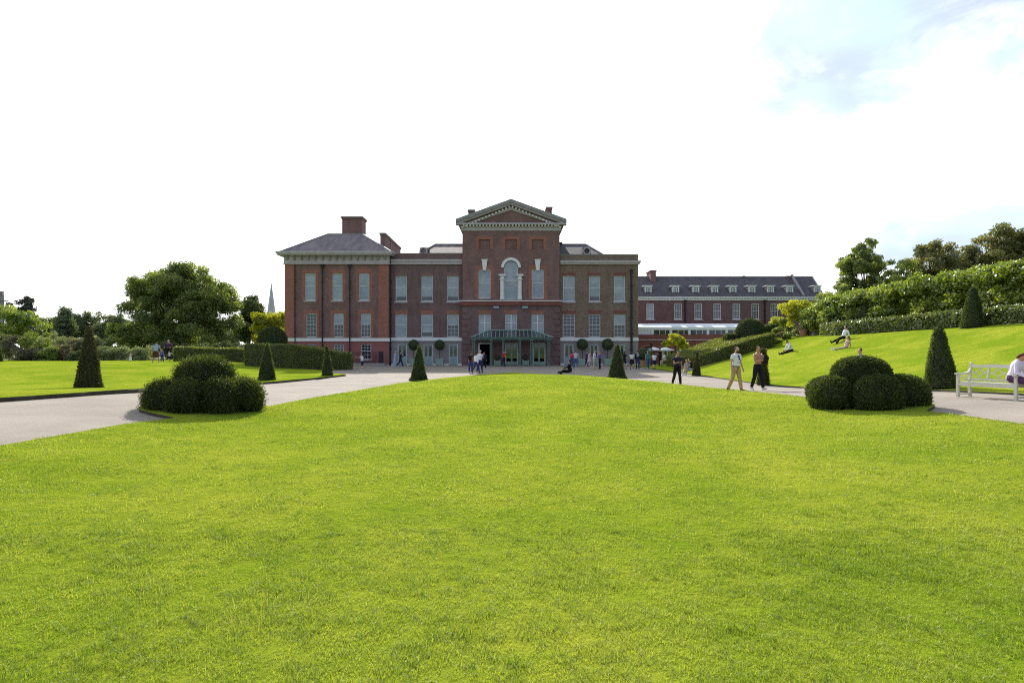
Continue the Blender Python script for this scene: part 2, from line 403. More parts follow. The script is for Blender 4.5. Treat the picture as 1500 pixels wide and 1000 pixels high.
cl = cnoise(bx, by, 3.2, 3); cl2 = cnoise(bx, by, 0.9, 5); cl3 = vnoise(bx + 0.3 * by, by, 0.055, 9) * 1.4; cl4 = vnoise(bx * 0.9 - 0.4 * by, by * 0.9 + 0.4 * bx, 0.16, 19) + 0.7 * vnoise(bx, by + 0.2 * bx, 0.45, 23)
Lb = (0.020 + 0.020 * rng.random(n)) * np.clip(1 + 0.10 * cl + 0.38 * cl3 + 0.32 * cl4, 0.35, 2.2) * (1 + 0.012 * dist)
Wb = (0.0026 + 0.0020 * rng.random(n)) * np.maximum(1, dist / 5.0)
az = rng.random(n) * 2 * np.pi; az = np.where(rng.random(n) < 0.45, 3.0 * cl4 + 2.0 * cl3 + rng.normal(0, 0.6, n), az)
lean = np.clip(np.abs(rng.normal(0.85, 0.40, n) + 0.12 * cl3), 0.05, 1.5)
base = np.stack([bx, by, lawn_z(bx, by) - 0.006 + 0.003 * np.clip(cl4 + 0.8 * cl3, 0, 2.2)], -1)
dv = np.stack([np.cos(az), np.sin(az), np.zeros(n)], -1); wv = np.stack([-np.sin(az), np.cos(az), np.zeros(n)], -1)
tw = rng.random(n) * np.pi; wv = wv * np.cos(tw)[:, None] + dv * np.sin(tw)[:, None]
up = np.array([0, 0, 1.0])
mid = base + (dv * (np.sin(lean * 0.6) * Lb * 0.55)[:, None] + up * (np.cos(lean * 0.6) * Lb * 0.55)[:, None])
tip = mid + (dv * (np.sin(lean * 1.3) * Lb * 0.5)[:, None] + up * (np.cos(lean * 1.3) * Lb * 0.5)[:, None])
w2 = wv * (Wb / 2)[:, None]
V = np.stack([base - w2, base + w2, mid + w2 * 0.8, mid - w2 * 0.8, tip], 1).reshape(-1, 3)
o5 = (np.arange(n) * 5)[:, None]
T = np.stack([o5 + np.array([0, 1, 2]), o5 + np.array([0, 2, 3]), o5 + np.array([3, 2, 4])], 1).reshape(-1, 3)
ti = np.clip(0.42 + 0.10 * cl2 + 0.06 * cl - 0.16 * cl4 - 0.08 * cl3 + rng.normal(0, 0.22, n), 0, 1); dry = vnoise(bx, by, 0.9, 31) * 0.6 + vnoise(bx + by, by, 0.22, 33) * 0.6; pit_shade = vnoise(bx, by * 1.4, 0.2, 37) + 0.5 * vnoise(bx, by, 0.07, 39)
ti = np.clip(ti + 0.42 * np.clip(dry - 0.25, 0, 1) - 0.9 * np.clip(pit_shade - 0.72, 0, 0.5), 0, 1); ti = np.where(rng.random(n) < 0.012 + 0.16 * np.clip(dry - 0.30, 0, 1), 1.5, ti)  # pits are not hollows: their shade is put into the blade tint
tag(np_mesh('grass', V, T, np.repeat(ti, 3), M['blade']), 'short mown grass blades covering the big foreground lawn', 'grass', kind='stuff')

# ---------------------------------------------------------------- foliage tools
def unit(a): return a / np.maximum(np.linalg.norm(a, axis=-1, keepdims=True), 1e-9)
def leaf_quads(C, size, r, N=None, nb=0.8, asp=0.5, var=0.35):
    n = len(C); u = unit(r.normal(size=(n, 3)))
    if N is not None: u = unit(u + N * nb)
    v = unit(np.cross(u, r.normal(size=(n, 3))))
    L = (size * (1 - var + 2 * var * r.random(n)))[:, None]
    V = np.stack([C - u * L / 2, C + v * L * asp / 2, C + u * L / 2, C - v * L * asp / 2], 1).reshape(-1, 3)
    return V, np.arange(n * 4).reshape(-1, 4)
def merge(parts):
    Vs, Fs, Ts, b = [], [], [], 0
    for V, Fc, t in parts:
        Vs.append(V); Fs.append(np.asarray(Fc) + b); Ts.append(np.broadcast_to(t, (len(Fc),))); b += len(V)
    return np.concatenate(Vs), np.concatenate(Fs), np.concatenate(Ts)
def quads_scatter(Q, dens, r):
    """Q: m x 4 x 3 quads -> random points on them and their normals"""
    A = 0.5 * np.linalg.norm(np.cross(Q[:, 2] - Q[:, 0], Q[:, 3] - Q[:, 1]), axis=1)
    cnt = r.poisson(A * dens); k = np.repeat(np.arange(len(Q)), cnt); n = len(k)
    a, b = r.random(n)[:, None], r.random(n)[:, None]; q = Q[k]
    P = (q[:, 0] * (1 - a) + q[:, 1] * a) * (1 - b) + (q[:, 3] * (1 - a) + q[:, 2] * a) * b
    N = unit(np.cross(Q[:, 2] - Q[:, 0], Q[:, 3] - Q[:, 1]))[k]
    return P, N
def lathe_quads(prof, n, c, sx=1.0, sy=1.0):
    prof = np.array(prof); a = np.linspace(0, 2 * np.pi, n + 1)
    P = np.stack([c[0] + sx * prof[:, :1] * np.cos(a), c[1] + sy * prof[:, :1] * np.sin(a), c[2] + np.repeat(prof[:, 1:], n + 1, 1)], -1)
    return np.stack([P[:-1, :-1], P[:-1, 1:], P[1:, 1:], P[1:, :-1]], 2).reshape(-1, 4, 3)
def leafy(name, Q, mat, dens, size, r, parent=None, jit=0.03, nb=0.8, keep=None, core_tint=0.25, fuzz=0.0, asp=0.5):
    """clipped foliage: a core of faces under a skin of small leaves"""
    P, N = quads_scatter(Q, dens, r)
    if keep is not None: k = keep(P); P, N = P[k], N[k]
    P = P + N * (r.normal(0, jit, len(P)) + fuzz * (r.random(len(P)) ** 6))[:, None]
    V, Fc = leaf_quads(P, size, r, N, nb, asp)
    cc = Q.reshape(-1, 3)
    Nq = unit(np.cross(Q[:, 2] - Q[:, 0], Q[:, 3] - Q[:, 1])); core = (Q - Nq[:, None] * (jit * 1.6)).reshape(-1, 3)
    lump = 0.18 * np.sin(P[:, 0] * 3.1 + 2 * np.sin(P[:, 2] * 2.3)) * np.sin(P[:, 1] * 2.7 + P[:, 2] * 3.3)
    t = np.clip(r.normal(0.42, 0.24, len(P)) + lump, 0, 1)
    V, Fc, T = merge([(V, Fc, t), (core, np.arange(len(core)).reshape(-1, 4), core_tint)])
    return np_mesh(name, V, Fc, T, mat, parent)
# ---------------------------------------------------------------- trees and shrubs
def crown_points(r, blobs, nclump, nleaf, cr, shell=0.55, flat=0.7):
    B = np.array(blobs, float); vol = B[:, 3] * B[:, 4] * B[:, 5]; k = r.choice(len(B), nclump, p=vol / vol.sum())
    d = unit(r.normal(size=(nclump, 3))); d[:, 2] = np.where(r.random(nclump) < 0.25, d[:, 2], np.abs(d[:, 2]) * 0.9 + d[:, 2] * 0.1)
    rad = (shell + (1 - shell) * r.random(nclump) ** 0.6)[:, None] * (1 + 0.10 * r.normal(size=(nclump, 1)))
    C = B[k, :3] + d * rad * B[k, 3:]
    sz = cr * (0.6 + 0.8 * r.random(nclump))
    w = sz ** 2; cnt = np.maximum(3, (nleaf * w / w.sum()).astype(int))
    i = np.repeat(np.arange(nclump), cnt)
    off = unit(r.normal(size=(len(i), 3))) * (r.random((len(i), 1)) ** 0.45)
    off[:, 2] *= flat
    P = C[i] + off * sz[i][:, None]
    tc = r.normal(0.42, 0.20, nclump)
    T = np.clip(tc[i] + r.normal(0, 0.17, len(i)), 0, 1)
    N = unit(off * [1, 1, 1.3] + [0, 0, 0.4])
    return P, T, N, C
def tree(name, label, cat, x, y, blobs, mat, nleaf, size, seed, nclump=120, cr=1.1, trunk=0.3, group=None, z0=None, shell=0.55, flat=0.7, asp=0.55, limbs=9, trunk_top=None, part='crown'):
    r = np.random.default_rng(seed)
    z0 = float(h(x, y)) - 0.05 if z0 is None else z0
    root = empty(name, (x, y, z0)); tag(root, label, cat, group)
    Bw = [(x + b[0], y + b[1], z0 + b[2], b[3], b[4], b[5]) for b in blobs]
    P, T, N, C = crown_points(r, Bw, nclump, nleaf, cr, shell, flat)
    lowest = z0 + 0.05
    ok = P[:, 2] > lowest
    V, Fc = leaf_quads(P[ok], size, r, N[ok], 0.15, asp)
    np_mesh(part, V, Fc, T[ok], M[mat], root)
    m = MB(); zt = trunk_top or max(b[2] for b in blobs)
    pts = [(x, y, z0 - 0.2)]; rad = [trunk * 1.35]
    for i in range(1, 6):
        f = i / 5; pts.append((x + r.normal(0, 0.05 * zt * 0.2), y + r.normal(0, 0.05 * zt * 0.2), z0 + zt * f)); rad.append(trunk * (1.0 - 0.8 * f))
    m.tube(pts, rad, 9)
    for j in r.choice(len(C), min(limbs, len(C)), replace=False):
        f = 0.35 + 0.5 * r.random(); p0 = Vector(pts[0]).lerp(Vector(pts[-1]), f); p1 = Vector(C[j])
        q = p0.lerp(p1, 0.5) + Vector((0, 0, 0.12 * (p1 - p0).length))
        m.tube([p0, q, p1], [trunk * 0.38, trunk * 0.24, trunk * 0.07], 6)
    m.build('trunk' if part == 'crown' else 'stem', M['bark'], root, smooth=True)
    return root

# the big spreading tree left of the palace
s_ = 85 / F
tree('oak_tree', 'huge broad dark green tree with rounded crown, largest tree left of the palace', 'tree', X(268, 85), 85,
     [(-0.54, 0, 7.52, 4.86, 5, 4.32), (-4.14, 0, 6.2, 3.24, 4, 4.04), (3.24, 0, 6.58, 3.78, 4.5, 4.51), (-2.34, -1, 9.78, 3.24, 3.2, 2.26), (1.8, -1, 9.96, 3.24, 3.2, 2.35), (5.4, 0, 4.32, 2.25, 3.5, 3.2), (-5.31, -0.5, 8.65, 1.8, 2.2, 2.07), (0.0, -2, 3.76, 6.12, 3.4, 3.1), (-5.4, 0, 3.2, 2.07, 3.0, 2.44), (-2.25, -2, 2.07, 4.05, 2.4, 2.07), (3.15, -2, 2.07, 4.05, 2.4, 2.07)],
     'leaf_oak', 125000, 0.27, 11, nclump=300, cr=1.15, trunk=0.6, shell=0.68, limbs=26)
tree('conifer_tree', 'slim dark pointed tree between the huge tree and the yellow one', 'tree', X(366, 95), 95,
     [(0, 0, 3.4, 2.3, 2.3, 3.4), (0.2, 0, 6.4, 1.7, 1.7, 2.6), (0.1, 0, 8.6, 0.9, 0.9, 1.6)], 'leaf_dark', 16000, 0.3, 12, nclump=90, cr=0.8, trunk=0.25)
tree('yellow_tree', 'yellow leaved tree beside the left corner of the palace', 'tree', X(398, 90), 90,
     [(0, 0, 4.0, 2.5, 2.2, 2.3), (-1.2, 0, 5.2, 1.6, 1.6, 1.4), (1.2, 0, 5.4, 1.6, 1.5, 1.5), (0, 0, 1.8, 2.4, 2, 1.8)], 'leaf_yellow', 15000, 0.3, 13, nclump=90, cr=0.75, trunk=0.2)
tree('broad_tree', 'light yellow green spreading tree at the far left edge', 'tree', X(14, 88), 88,
     [(-1.5, 0, 5.2, 4.6, 3, 1.9), (1.6, 0, 4.6, 2.6, 2.4, 1.6), (-3, 0, 6.3, 2.6, 2.2, 1.3), (-1, 0, 3.0, 3.6, 2.4, 1.8)], 'leaf_lime', 19000, 0.3, 14, nclump=110, cr=0.85, trunk=0.3)
tree('conifer_tree', 'grey purple conifer rising behind the light green tree at far left', 'tree', X(31, 135), 135,
     [(-1.0, 0, 9.0, 1.7, 1.6, 3.4), (1.0, 0, 9.6, 1.3, 1.5, 3.6), (2.2, 0, 7.6, 0.8, 1, 2.4), (0, 0, 4, 3, 2.5, 4)], 'leaf_conifer', 9000, 0.42, 15, nclump=80, cr=0.8, trunk=0.3)
fr = [(72, 152, 9.9, 3.4, 'hazy round tree, leftmost of the far tree line'), (94, 148, 11.4, 2.6, 'hazy pointed tree standing tallest in the far tree line'), (112, 155, 9.6, 3.0, 'hazy low tree between the pointed tree and the broad one in the far line'),
      (135, 158, 10.8, 3.6, 'hazy broad tree in the far line above the yew cone'), (160, 152, 10.9, 3.8, 'hazy wide tree in the far line nearest the huge tree'), (184, 160, 9.0, 3.6, 'hazy low tree in the far line half hidden by the huge tree'), (50, 160, 8.0, 3.4, 'hazy low tree behind the light green spreading tree'),
      (212, 125, 6.6, 4.4, 'low hazy tree seen under the left half of the huge tree'), (262, 122, 6.0, 4.6, 'low hazy tree seen behind the trunk of the huge tree'),
      (312, 124, 6.4, 4.4, 'low hazy tree seen under the right half of the huge tree'), (362, 128, 6.8, 4.4, 'low hazy tree behind the slim pointed tree'), (412, 130, 7.0, 4.0, 'low hazy tree behind the yellow tree'),
      (-12, 165, 8.5, 4.0, 'hazy tree at the very left border behind the spreading tree')]
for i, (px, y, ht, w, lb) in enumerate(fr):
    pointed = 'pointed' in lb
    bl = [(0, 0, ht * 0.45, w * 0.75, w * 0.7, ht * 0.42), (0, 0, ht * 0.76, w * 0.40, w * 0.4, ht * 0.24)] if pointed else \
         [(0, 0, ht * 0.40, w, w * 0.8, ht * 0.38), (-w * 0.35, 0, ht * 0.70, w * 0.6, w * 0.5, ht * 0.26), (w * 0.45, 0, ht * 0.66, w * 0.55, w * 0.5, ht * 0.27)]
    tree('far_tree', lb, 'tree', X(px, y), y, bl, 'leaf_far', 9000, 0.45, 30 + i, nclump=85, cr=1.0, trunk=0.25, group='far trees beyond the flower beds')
tree('round_tree', 'pale yellow green bushy tree left of the huge tree', 'tree', X(178, 80), 80,
     [(0, 0, 2.3, 1.7, 1.4, 1.9), (-0.6, 0, 3.6, 1.1, 1, 1.2)], 'leaf_shrub', 7000, 0.24, 45, nclump=60, cr=0.5, trunk=0.12)
# shrubs along the back of the left lawn: px, Y, width, height, leaves, label
sh = [(-10, 66, 3.2, 3.4, 'leaf_dark', 'dark green rounded shrub at the left border behind the lawn'),
      (22, 64, 2.6, 3.0, 'leaf_purple', 'dull purple green shrub behind the half hidden yew cone'),
      (50, 63, 2.3, 3.3, 'leaf_shrub', 'tall green shrub right of the dull purple one'),
      (76, 66, 2.4, 3.2, 'leaf_silver', 'tall grey green feathery shrub behind the lawn'),
      (44, 61.5, 1.8, 1.4, 'leaf_purple', 'low purple leaved shrub in front of the tall green shrub'),
      (72, 61.8, 1.4, 1.5, 'leaf_shrub', 'low mid green shrub in front of the feathery shrub'),
      (92, 63, 1.5, 1.8, 'leaf_pink', 'pinkish flowering shrub left of the pale blooms'),
      (110, 66, 1.6, 2.6, 'leaf_bloom', 'cream flowering shrub rising behind the yew cone'),
      (113, 62, 1.1, 1.0, 'leaf_dark', 'small dark shrub at the lawn edge left of the yew cone'),
      (134, 66, 1.7, 2.7, 'leaf_bloom', 'cream flowering shrub just right of the yew cone tip'),
      (152, 63, 1.8, 1.6, 'leaf_silver', 'pale feathery shrub nearest the yew cone'),
      (176, 63, 1.7, 1.5, 'leaf_silver', 'pale feathery shrub left of the toddler'),
      (205, 63, 1.6, 1.6, 'leaf_silver', 'pale feathery shrub between the toddler and the bending person'),
      (160, 69, 2.6, 2.8, 'leaf_shrub', 'mid green shrub behind the pale feathery plants'),
      (238, 70, 2.8, 2.2, 'leaf_dark', 'dark shrub under the huge tree behind the children'),
      (285, 72, 3.4, 2.2, 'leaf_dark', 'dark undergrowth shrub under the huge tree behind the far hedge'),
      (335, 74, 3.2, 2.4, 'leaf_dark', 'dark shrub behind the right end of the far hedge')]
for i, (px, y, w, ht, mt, lb) in enumerate(sh):
    tree('shrub', lb, 'shrub', X(px, y), y, [(0, 0, ht * 0.45, w * 0.62, w * 0.5, ht * 0.42), (w * 0.25, 0, ht * 0.66, w * 0.36, w * 0.36, ht * 0.30), (-w * 0.28, -0.1, ht * 0.55, w * 0.36, w * 0.36, ht * 0.32), (0, -0.2, ht * 0.2, w * 0.6, w * 0.45, ht * 0.22)],
         mt, 5200, 0.17 if mt != 'leaf_silver' else 0.24, 60 + i, nclump=64, cr=0.36, trunk=0.05, group='shrubs at the back of the left lawn', asp=0.5 if mt != 'leaf_silver' else 0.2, part='foliage', limbs=6)

# trees beyond the bank on the right
tree('tall_tree', 'dark green tree with an uneven crown beside the end of the long wing', 'tree', X(1266, 95), 95,
     [(0.0, 0, 13.64, 3.46, 3, 3.47), (-1.68, 0, 9.92, 3.04, 2.6, 2.98), (1.89, 0, 10.66, 2.84, 2.6, 3.22), (0.63, 0, 16.86, 2.31, 2.0, 1.98), (2.52, 0, 15.38, 1.68, 1.4, 1.74), (-2.31, 0, 14.88, 1.68, 1.4, 1.49), (-3.36, 0, 6.7, 2.94, 2.2, 2.73), (3.78, 0, 7.44, 2.94, 2.4, 2.98)], 'leaf_oak', 34000, 0.32, 81, nclump=190, cr=0.75, trunk=0.4, shell=0.3, limbs=30, trunk_top=12)
tree('autumn_tree', 'brownish green tree behind the clipped lime row, left of the larger brown one', 'tree', X(1366, 100), 100,
     [(0.0, 0, 14.26, 4.0, 3.4, 4.14), (-1.4, 0, 10.92, 4.2, 3, 3.68), (2.0, 0, 11.5, 4.0, 3, 4.14), (0.6, 0, 17.02, 2.6, 2.4, 2.18)], 'leaf_autumn', 26000, 0.34, 82, nclump=170, cr=0.95, trunk=0.4, limbs=26, trunk_top=13)
tree('autumn_tree', 'large brown green tree behind the clipped lime row near the right border', 'tree', X(1452, 100), 100,
     [(0.0, 0, 14.98, 5.2, 4, 4.71), (-2.8, 0, 13.48, 3.6, 3, 3.85), (3.4, 0, 16.48, 4.0, 3.4, 4.49), (1.5, 0, 19.26, 3.2, 3, 2.03), (0.0, 0, 8.56, 6.0, 4, 4.28)], 'leaf_autumn', 38000, 0.34, 83, nclump=230, cr=1.0, trunk=0.5, limbs=30, trunk_top=15)
tree('autumn_tree', 'brown green tree cut off by the right border', 'tree', X(1535, 98), 98,
     [(0.0, 0, 14.98, 5.0, 4, 4.92), (-2.0, 0, 18.62, 3.0, 3, 2.35), (0.0, 0, 8.56, 5.0, 4, 4.28)], 'leaf_autumn', 20000, 0.36, 84, nclump=130, cr=1.0, trunk=0.5, limbs=18)
tree('round_tree', 'small olive yellow tree between the dark tall tree and the brown trees', 'tree', X(1312, 88), 88,
     [(0.0, 0, 10.66, 2.64, 2, 3.12), (1.65, 0, 12.48, 1.87, 1.5, 2.08), (0.0, 0, 6.5, 3.3, 2, 3.9)], 'leaf_shrub', 12000, 0.28, 85, nclump=80, cr=0.7, trunk=0.2)
tree('round_tree', 'mid green tree low behind the lime row under the dark tall tree', 'tree', X(1228, 80), 80,
     [(0.0, 0, 7.28, 2.86, 2.2, 2.99), (-1.54, 0, 4.68, 2.64, 2, 2.86), (2.75, 0, 5.2, 3.3, 2, 3.38)], 'leaf_oak', 14000, 0.26, 86, nclump=90, cr=0.7, trunk=0.2)

# clipped lime row (an arched walk) on the plateau of the bank, two lines of trees
nm = ['first', 'second', 'third', 'fourth', 'fifth', 'sixth', 'seventh', 'eighth', 'ninth']
for i in range(9):
    y = 54.5 - 2.9 * i; x = 26.2 + 0.53 * i + (0.8 if i == 0 else 0)
    tz = 2.85 + 0.13 * i + (-0.4 if i == 0 else 0)
    b = [(0, 0, tz * 0.72, 1.3, 2.05, tz * 0.30), (0, 0.4, tz * 0.88, 1.0, 1.5, tz * 0.17), (0.2, -0.7, tz * 0.86, 1.1, 1.1, tz * 0.18)]
    if i not in (4, 7): b += [(-0.3, 0, tz * 0.40, 1.05, 1.5, tz * 0.30), (0, 0, tz * 0.2, 0.9, 1.4, tz * 0.2)]
    tree('lime_tree', ('%s clipped lime from the far end of the row above the bank' % nm[i]) + (', open below' if i in (4, 7) else ''), 'lime tree', x, y, b, 'leaf_lime', 12500, 0.18, 100 + i, nclump=150, cr=0.46, shell=0.4, trunk=0.09, group='clipped lime row above the bank', limbs=5, asp=0.7)
for i in range(5):
    y = 52 - 5.0 * i; x = 30.6 + 0.9 * i
    tree('lime_tree', '%s clipped lime from the far end of the rear row behind the arches' % nm[i], 'lime tree', x, y, [(0, 0, 2.1, 1.2, 2.3, 1.1), (0, 0.3, 0.9, 1.1, 2.2, 0.9)], 'leaf_oak', 6000, 0.22, 130 + i, nclump=70, cr=0.5, trunk=0.09, group='rear lime row behind the arches', limbs=4)
tree('climbing_shrub', 'bright yellow green climber at the far end of the lime row', 'climber', 26.4, 57.5,
     [(0, 0, 2.1, 1.0, 0.9, 1.1), (-0.9, 0, 2.6, 0.8, 0.6, 0.6), (0.9, 0, 2.3, 0.8, 0.7, 0.9), (-0.5, 0, 1.3, 0.6, 0.6, 0.8)], 'leaf_yellow', 5000, 0.17, 140, nclump=60, cr=0.35, trunk=0.06, part='foliage')
tree('yellow_shrub', 'yellow green shrub poking up behind the right yew dome', 'shrub', X(1146, 63), 63,
     [(0, 0, 1.4, 1.1, 0.9, 0.9), (-0.6, 0, 1.9, 0.6, 0.5, 0.5)], 'leaf_yellow', 2600, 0.16, 141, nclump=36, cr=0.3, trunk=0.05, part='foliage')
tree('yellow_tree', 'small bright yellow tree growing beside the red terrace wall', 'tree', X(989, 67.5), 67.5,
     [(0, 0, 2.6, 1.1, 0.9, 0.8), (-0.8, 0, 2.4, 0.6, 0.6, 0.5), (0.9, 0, 2.2, 0.6, 0.6, 0.5), (0, 0, 3.1, 0.7, 0.6, 0.4)], 'leaf_yellow', 3800, 0.2, 142, nclump=60, cr=0.26, trunk=0.06, z0=0.0, trunk_top=2.6)
# flower bed between the dome and the lime row
bedpts = [(1135, 55, 0.9, 0.55, 'leaf_shrub', 'low leafy bedding plant next to the hedge end'), (1146, 56, 0.9, 0.7, 'leaf_pink', 'pinkish bedding plant left of the terracotta pot'), (1158, 55, 0.9, 0.6, 'leaf_shrub', 'green bedding plant under the leftmost clipped ball tree'),
          (1169, 56, 0.8, 0.8, 'leaf_silver', 'pale bedding plant close to the terracotta pot'), (1187, 55.5, 0.8, 0.55, 'leaf_pink', 'reddish bedding plant right of the terracotta pot'), (1200, 54.5, 1.0, 0.9, 'leaf_laurel', 'glossy bedding plant at the hedge start'),
          (1140, 58.5, 1.1, 1.1, 'leaf_shrub', 'taller bedding plant at the back of the bed by the dome'), (1160, 59, 1.1, 1.1, 'leaf_dark', 'dark bedding plant at the back of the bed')]
for i, (px, y, w, ht, mt, lb) in enumerate(bedpts):
    tree('bedding_plant', lb, 'plant', X(px, y), y, [(0, 0, ht * 0.5, w * 0.6, w * 0.5, ht * 0.5)], mt, 1500, 0.13, 150 + i, nclump=34, cr=0.2, trunk=0.02, group='plants in the bed above the bank', part='foliage', limbs=4)

# ---------------------------------------------------------------- clipped yew and hedges
rT = np.random.default_rng(21)
def cone(px, Y, w, H, label, mat='leaf_yew', z=None, tip=0.10, pw=0.98, foot=False, shaggy=0.0):
    x = X(px, Y); z = float(h(x, Y)) if z is None else z
    r_ = (w - 0.10) / 2; n = 12; pw = pw * 0.90
    prof = [(r_ * 0.90, 0.0)] + [(r_ * (tip + (1 - tip) * (1 - f) ** pw), 0.08 + (H - 0.08) * f) for f in np.linspace(0, 0.94, n)] + [(r_ * tip * 0.75, H * 0.975), (0.01, H)]
    Q = lathe_quads(prof, 22, (0, 0, 0)); ph = rT.random(4) * 6.28; a_ = np.arctan2(Q[..., 1], Q[..., 0]); zq = Q[..., 2].copy()
    lump = 1 + 0.045 * np.sin(3 * a_ + ph[0] + 2.2 * zq) + 0.035 * np.sin(2 * a_ - 4.1 * zq + ph[1]); ln_ = rT.normal(0, 0.022, 2)
    Q[..., 0] = Q[..., 0] * lump + ln_[0] * zq; Q[..., 1] = Q[..., 1] * lump + ln_[1] * zq; Q = Q + np.array([x, Y, z])
    o = empty('yew_cone', (x, Y, z)); tag(o, label, 'yew cone', 'clipped yew cones')
    big = Y < 30
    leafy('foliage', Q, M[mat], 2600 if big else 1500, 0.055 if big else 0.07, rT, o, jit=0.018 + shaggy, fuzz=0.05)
    MB().tube([(x, Y, z - 0.2), (x, Y, z + H * 0.5)], [0.07, 0.03], 7).build('stem', M['bark'], o)
    if foot:
        Q = lathe_quads([(r_ * 1.20, 0.0), (r_ * 1.22, 0.10), (r_ * 1.12, 0.16), (0.1, 0.18)], 16, (x, Y, z))
        leafy('skirt', Q, M[mat], 900, 0.07, rT, o, jit=0.02)
    return o
cone(-4, 57, 0.95, 2.35, 'yew cone half cut off by the left border')
cone(130.5, 23.4, 0.98, 2.42, 'large brownish yew cone alone on the left lawn', mat='leaf_yew_brown', z=0.36, pw=1.0)
cone(390.5, 36.4, 1.06, 2.28, 'dark yew cone in front of the left hedge, left of the slim one')
cone(480, 42.5, 0.82, 2.2, 'slim dark yew cone at the tip of the left lawn before the hedge end')
cone(613, 35.6, 0.98, 2.06, 'dark yew cone with a low skirt at the left rim of the central lawn', foot=True, z=0.08)
cone(903.5, 38.2, 1.12, 2.14, 'dark yew cone with a sunlit side at the right rim of the central lawn', foot=True, z=0.06)
cone(1020, 44.5, 0.68, 1.72, 'small thin topped brown yew cone where the right hedge begins', mat='leaf_yew_brown', tip=0.2, pw=1.5)
cone(1378, 22.0, 1.10, 2.30, 'tall dark yew cone on the bank just left of the bench', z=0.50, pw=0.86)
cone(1424.5, 36, 1.24, 2.40, 'dark yew cone up the bank in front of the low clipped hedge', pw=0.72)
cone(1268, 47.2, 1.45, 2.2, 'dark pointed yew between the low hedge and the lime row', z=3.2, pw=0.8)
# the scruffy tiered one beside the two walking men
x, y = X(1118, 33.0), 33.0; z = float(h(x, y))
o = empty('tiered_topiary', (x, y, z)); tag(o, 'half brown tiered topiary with a knobbly top beside the shirtless man', 'topiary')
leafy('foliage', lathe_quads([(0.26, 0), (0.29, 0.1), (0.25, 0.5), (0.19, 0.92), (0.13, 1.0), (0.20, 1.1), (0.20, 1.22), (0.10, 1.32), (0.17, 1.42), (0.18, 1.56), (0.09, 1.65), (0.15, 1.74), (0.14, 1.86), (0.02, 1.93)], 16, (x, y, z)), M['leaf_yew_brown'], 2600, 0.06, rT, o, jit=0.03, fuzz=0.06)
MB().tube([(x, y, z - 0.2), (x, y, z + 1.7)], [0.05, 0.03], 7).build('stem', M['bark'], o)

def dome(name, label, px, Y, w, ztop, z0=None):
    x = X(px, Y); z0 = float(h(x, Y)) if z0 is None else z0; H = ztop - z0; r_ = w / 2
    hb = max(H - r_ * 1.05, 0.2)
    prof = [(r_ * 0.94, 0), (r_, hb * 0.5), (r_, hb)] + [(r_ * math.cos(a), hb + (H - hb) * math.sin(a)) for a in np.linspace(0.12, 1.54, 10)]
    o = empty(name, (x, Y, z0)); tag(o, label, 'yew dome', 'round topped yew domes')
    leafy('foliage', lathe_quads(prof, 24, (x, Y, z0)), M['leaf_yew'], 1100, 0.075, rT, o, jit=0.02, fuzz=0.04)
    MB().tube([(x, Y, z0 - 0.2), (x, Y, z0 + H * 0.5)], [0.12, 0.06], 7).build('stem', M['bark'], o)
dome('yew_dome', 'round topped dark yew dome above the left hedge', 399, 57, 2.58, Z(478, 57))
dome('yew_dome', 'round topped dark yew dome above the right hedge', 1099.5, 57.5, 2.72, Z(467, 57.5))

def hedge(name, label, secs, mat='leaf_hedge', dens=420, size=0.11, cat='hedge', jit=0.035, fuzz=0.12, sub=6):
    """secs: cross sections ((front x, y), (back x, y), top of front, top of back, base z or None)"""
    F_, B_, TF, TB, ZF, ZB = [], [], [], [], [], []
    for a, b in zip(secs[:-1], secs[1:]):
        for i in range(sub):
            t = i / sub; l = lambda p, q: p + (q - p) * t
            F_.append((l(a[0][0], b[0][0]), l(a[0][1], b[0][1]))); B_.append((l(a[1][0], b[1][0]), l(a[1][1], b[1][1]))); TF.append(l(a[2], b[2])); TB.append(l(a[3], b[3]))
    e = secs[-1]; F_.append(e[0]); B_.append(e[1]); TF.append(e[2]); TB.append(e[3])
    F_ = np.array(F_, float); B_ = np.array(B_, float); TF = np.array(TF); TB = np.array(TB)
    zf = h(F_[:, 0], F_[:, 1]) - 0.1; zb = h(B_[:, 0], B_[:, 1]) - 0.1
    wob = 0.03 * np.sin(np.arange(len(TF)) * 1.7); TF = TF + wob; TB = TB + wob
    c = lambda P, z: np.concatenate([P, np.asarray(z)[:, None]], 1)
    a, b, d, e2 = c(F_, zf), c(F_, TF), c(B_, TB), c(B_, zb)
    Q = [np.stack([a[:-1], a[1:], b[1:], b[:-1]], 1), np.stack([b[:-1], b[1:], d[1:], d[:-1]], 1), np.stack([d[:-1], d[1:], e2[1:], e2[:-1]], 1),
         np.stack([[a[0], b[0], d[0], e2[0]]]), np.stack([[a[-1], e2[-1], d[-1], b[-1]]])]
    Q = np.concatenate(Q)
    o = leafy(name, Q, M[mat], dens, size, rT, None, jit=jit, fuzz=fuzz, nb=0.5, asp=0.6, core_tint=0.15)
    return tag(o, label, cat)
hedge('hedge', 'tall clipped hedge sloping down toward the palace front, below the left dome',
      [((X(358, 53), 53.0), (X(358, 53) + 0.3, 55.6), 2.27, 2.27), ((X(430, 54.5), 54.5), (X(430, 54.5), 57), 2.20, 2.20), ((X(513, 58), 58.0), (X(513, 58) - 0.4, 60.3), 1.42, 1.42)], dens=520, size=0.10)
hedge('hedge', 'lower straight clipped hedge farther back, left of the tall one',
      [((X(254, 58), 58.0), (X(254, 58), 59.3), 2.03, 2.03), ((X(362, 59), 59.0), (X(362, 59), 60.3), 1.86, 1.86)], dens=520, size=0.10)
